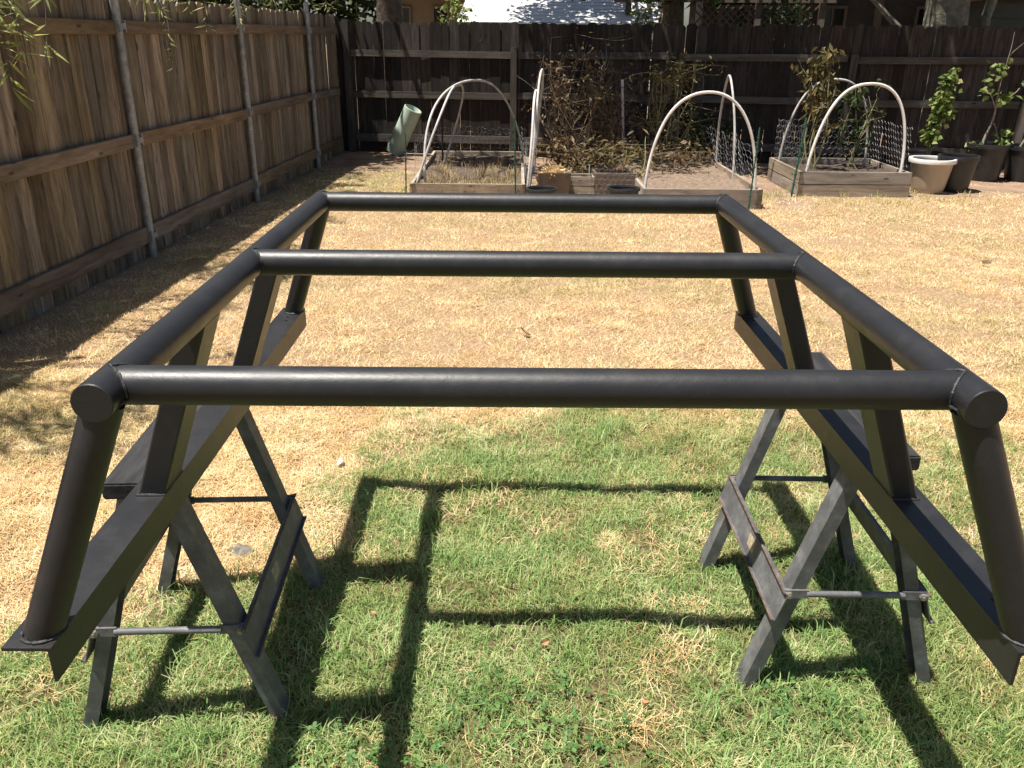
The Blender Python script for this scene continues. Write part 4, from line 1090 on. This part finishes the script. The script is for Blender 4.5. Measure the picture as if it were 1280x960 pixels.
# dark house with lattice porch on the right
dh = empty('house', (5.2, 17.2, 0), R(-8), 'dark shaded house with black windows behind the right of the fence', 'house')
MB().box((-1.7, 0, 0), (5.5, 4, 3.2)).build('wall', M['h_dark'], dh)
MB().box((-2.1, -0.9, 3.2), (6, 4.4, 3.35)).build('roof', M['h_roof'], dh)
for (x0, x1) in ((-1.35, -.35), (.45, .85), (2.15, 3.05)): window(dh, x0, x1, 1.0, 2.12, -0.01, M['trim'])
for x_ in (0.05, 1.45): MB().box((x_ - .07, -0.06, 0), (x_ + .07, -0.0, 3.2)).build('pilaster', M['trim'], dh)
gs = empty('shed', (8.3, 14.3, 0), R(-8), 'grey-green plain shed wall at the far right', 'shed')
for k in range(9):
    o = MB().box((-.9, 0, 0), (1.6, .03, .235)).build('plank', M['h_grey'], gs); o.location = (0, -.006 * (k % 2), k * .24)
MB().box((-.88, .03, 0), (1.58, 1.6, 2.2)).build('wall', M['h_grey'], gs)
MB().box((-1.0, -.2, 2.2), (1.7, 1.8, 2.3)).build('roof', M['h_roof'], gs)

# lattice pergola
pg = empty('pergola', (2.9, 16.0, 0), R(-8), 'shaded timber pergola with diagonal lattice behind the fence', 'pergola')
for x_ in (-.95, 0.15, 1.25, 2.3):
    MB().box((x_ - .05, -.05, 0), (x_ + .05, .05, 2.25)).build('post', M['trim'], pg)
MB().box((-1.2, -.09, 2.16), (2.5, -.052, 2.32)).build('beam', M['trim'], pg)
for k in range(18):
    o = MB().box((-.02, -.35, 0), (.02, 1.4, .10)).build('rafter', M['trim'], pg); o.location = (-1.1 + k * .21, 0, 2.33)
for k in range(15):
    for sgn in (-1, 1):
        o = MB().box((-.012, 0, -.28), (.012, .008, .28)).build('slat', M['trim'], pg); o.location = (0.3 + k * .125, -.02 + .010 * (sgn > 0), 1.93); o.rotation_euler = (0, sgn * R(45), 0)
# shrubs over the fence line
def shrub(loc, label, rx, rz, n, seed, mat, ls=0.09):
    ng_ = np.random.RandomState(seed); r = random.Random(seed)
    e = empty('shrub', loc, 0, label, 'shrub', 'shrubs beyond the back fence')
    mb = MB()
    for k in range(6): twig(mb, (0, 0, 0), (r.gauss(0, rx * .5), r.gauss(0, rx * .4), rz * r.uniform(.6, .95)), .02, .006, .08, 6, r)
    mb.build('stems', M['bark'], e, True)
    d_ = ng_.normal(size=(n, 3)); d_ /= np.linalg.norm(d_, axis=1)[:, None]
    P = d_ * (ng_.rand(n) ** .5)[:, None] * np.array([rx, rx * .7, rz * .45]) + np.array([0, 0, rz * .58]) + ng_.normal(size=(n, 3)) * .05
    link('crown', leaves_mesh('crown', P, ls, ng_, .6, .2), mat, e)
shrub((-0.95, 14.6, 0), 'bright green shrub just above the fence in front of the beige house', .30, 2.35, 800, 51, M['leaf_fresh'])
shrub((2.05, 14.4, 0), 'green shrub showing under the pergola beam', .35, 2.25, 700, 52, M['leaf_fresh'])
shrub((4.3, 14.6, 0), 'dark shrub in front of the shaded house', .45, 2.5, 900, 53, M['leaf_tree'])

# ------------------------------------------------------------------ small things on the lawn
def dry_leaf(x_, y_, s_, mat, label, seed, grp='dry leaves on the lawn'):
    r = random.Random(seed)
    mb = MB()
    n = 6; vs = []; 
    for i in range(n + 1):
        f = i / n; w_ = math.sin(math.pi * min(1, f * .96 + .02)) ** .8 * .32
        cz = 0.35 * (f - .5) ** 2
        vs += [((f - .5), -w_, cz + .12), ((f - .5), 0, cz), ((f - .5), w_, cz + .14)]
    fs = []
    for i in range(n):
        for k in range(2): fs.append((i * 3 + k, i * 3 + k + 1, i * 3 + 4 + k, i * 3 + 3 + k))
    vs = [(a_ * s_, b_ * s_, c_ * s_) for a_, b_, c_ in vs]
    mb.add(vs, fs)
    o = mb.build('dry_leaf', mat, None, True)
    o.location = (x_, y_, float(height(np.array([x_]), np.array([y_]))[0]) + 0.028); o.rotation_euler = (r.gauss(0, .35), r.gauss(0, .35), r.uniform(0, 6))
    tag(o, label, 'leaf', grp)
dry_leaf(-0.68, 3.02, .045, M['paleleaf'], 'pale curled leaf on straw left of the green patch', 1)
dry_leaf(0.10, 1.93, .028, M['leaf_dry'], 'small orange leaf in the green grass below the rack centre', 2)
dry_leaf(0.35, 1.70, .028, M['leaf_dry'], 'reddish leaf in the clover near the right sawhorse', 3)
dry_leaf(-0.40, 2.05, .028, M['leaf_dry'], 'brown leaf beside the shadow of the left side pipe', 4)
dry_leaf(3.6, 6.35, .10, M['paleleaf'], 'whitish leaf far out on the dry lawn to the right', 5)
dry_leaf(0.07, 4.62, .07, M['leaf_dry'], 'brown leaf on straw between the near and middle cross pipes', 6)
dry_leaf(0.25, 3.9, .06, M['paleleaf'], 'bleached leaf on straw just beyond the near cross pipe', 7)
# flat stone by the left sawhorse
mb = MB()
vs = []; n = 12
for j, (rr_, zz_) in enumerate(((1.0, 0.0), (.95, .5), (.7, .9), (.0, 1.0))):
    for k in range(n):
        a_ = 2 * math.pi * k / n; q = rr_ * (1 + .18 * math.sin(k * 2.3) + .1 * math.sin(k * 5.1))
        vs.append((q * .045 * math.cos(a_), q * .035 * math.sin(a_), zz_ * .03 + .006 * math.sin(k * 3.1 + j)))
fs = [(j * n + k, j * n + (k + 1) % n, (j + 1) * n + (k + 1) % n, (j + 1) * n + k) for j in range(3) for k in range(n)]
o = mb.add(vs, fs).build('stone', M['stone'], None, True); o.location = (-0.895, 2.40, -0.008)
tag(o, 'flat grey stone in the grass beside the left sawhorse', 'stone')
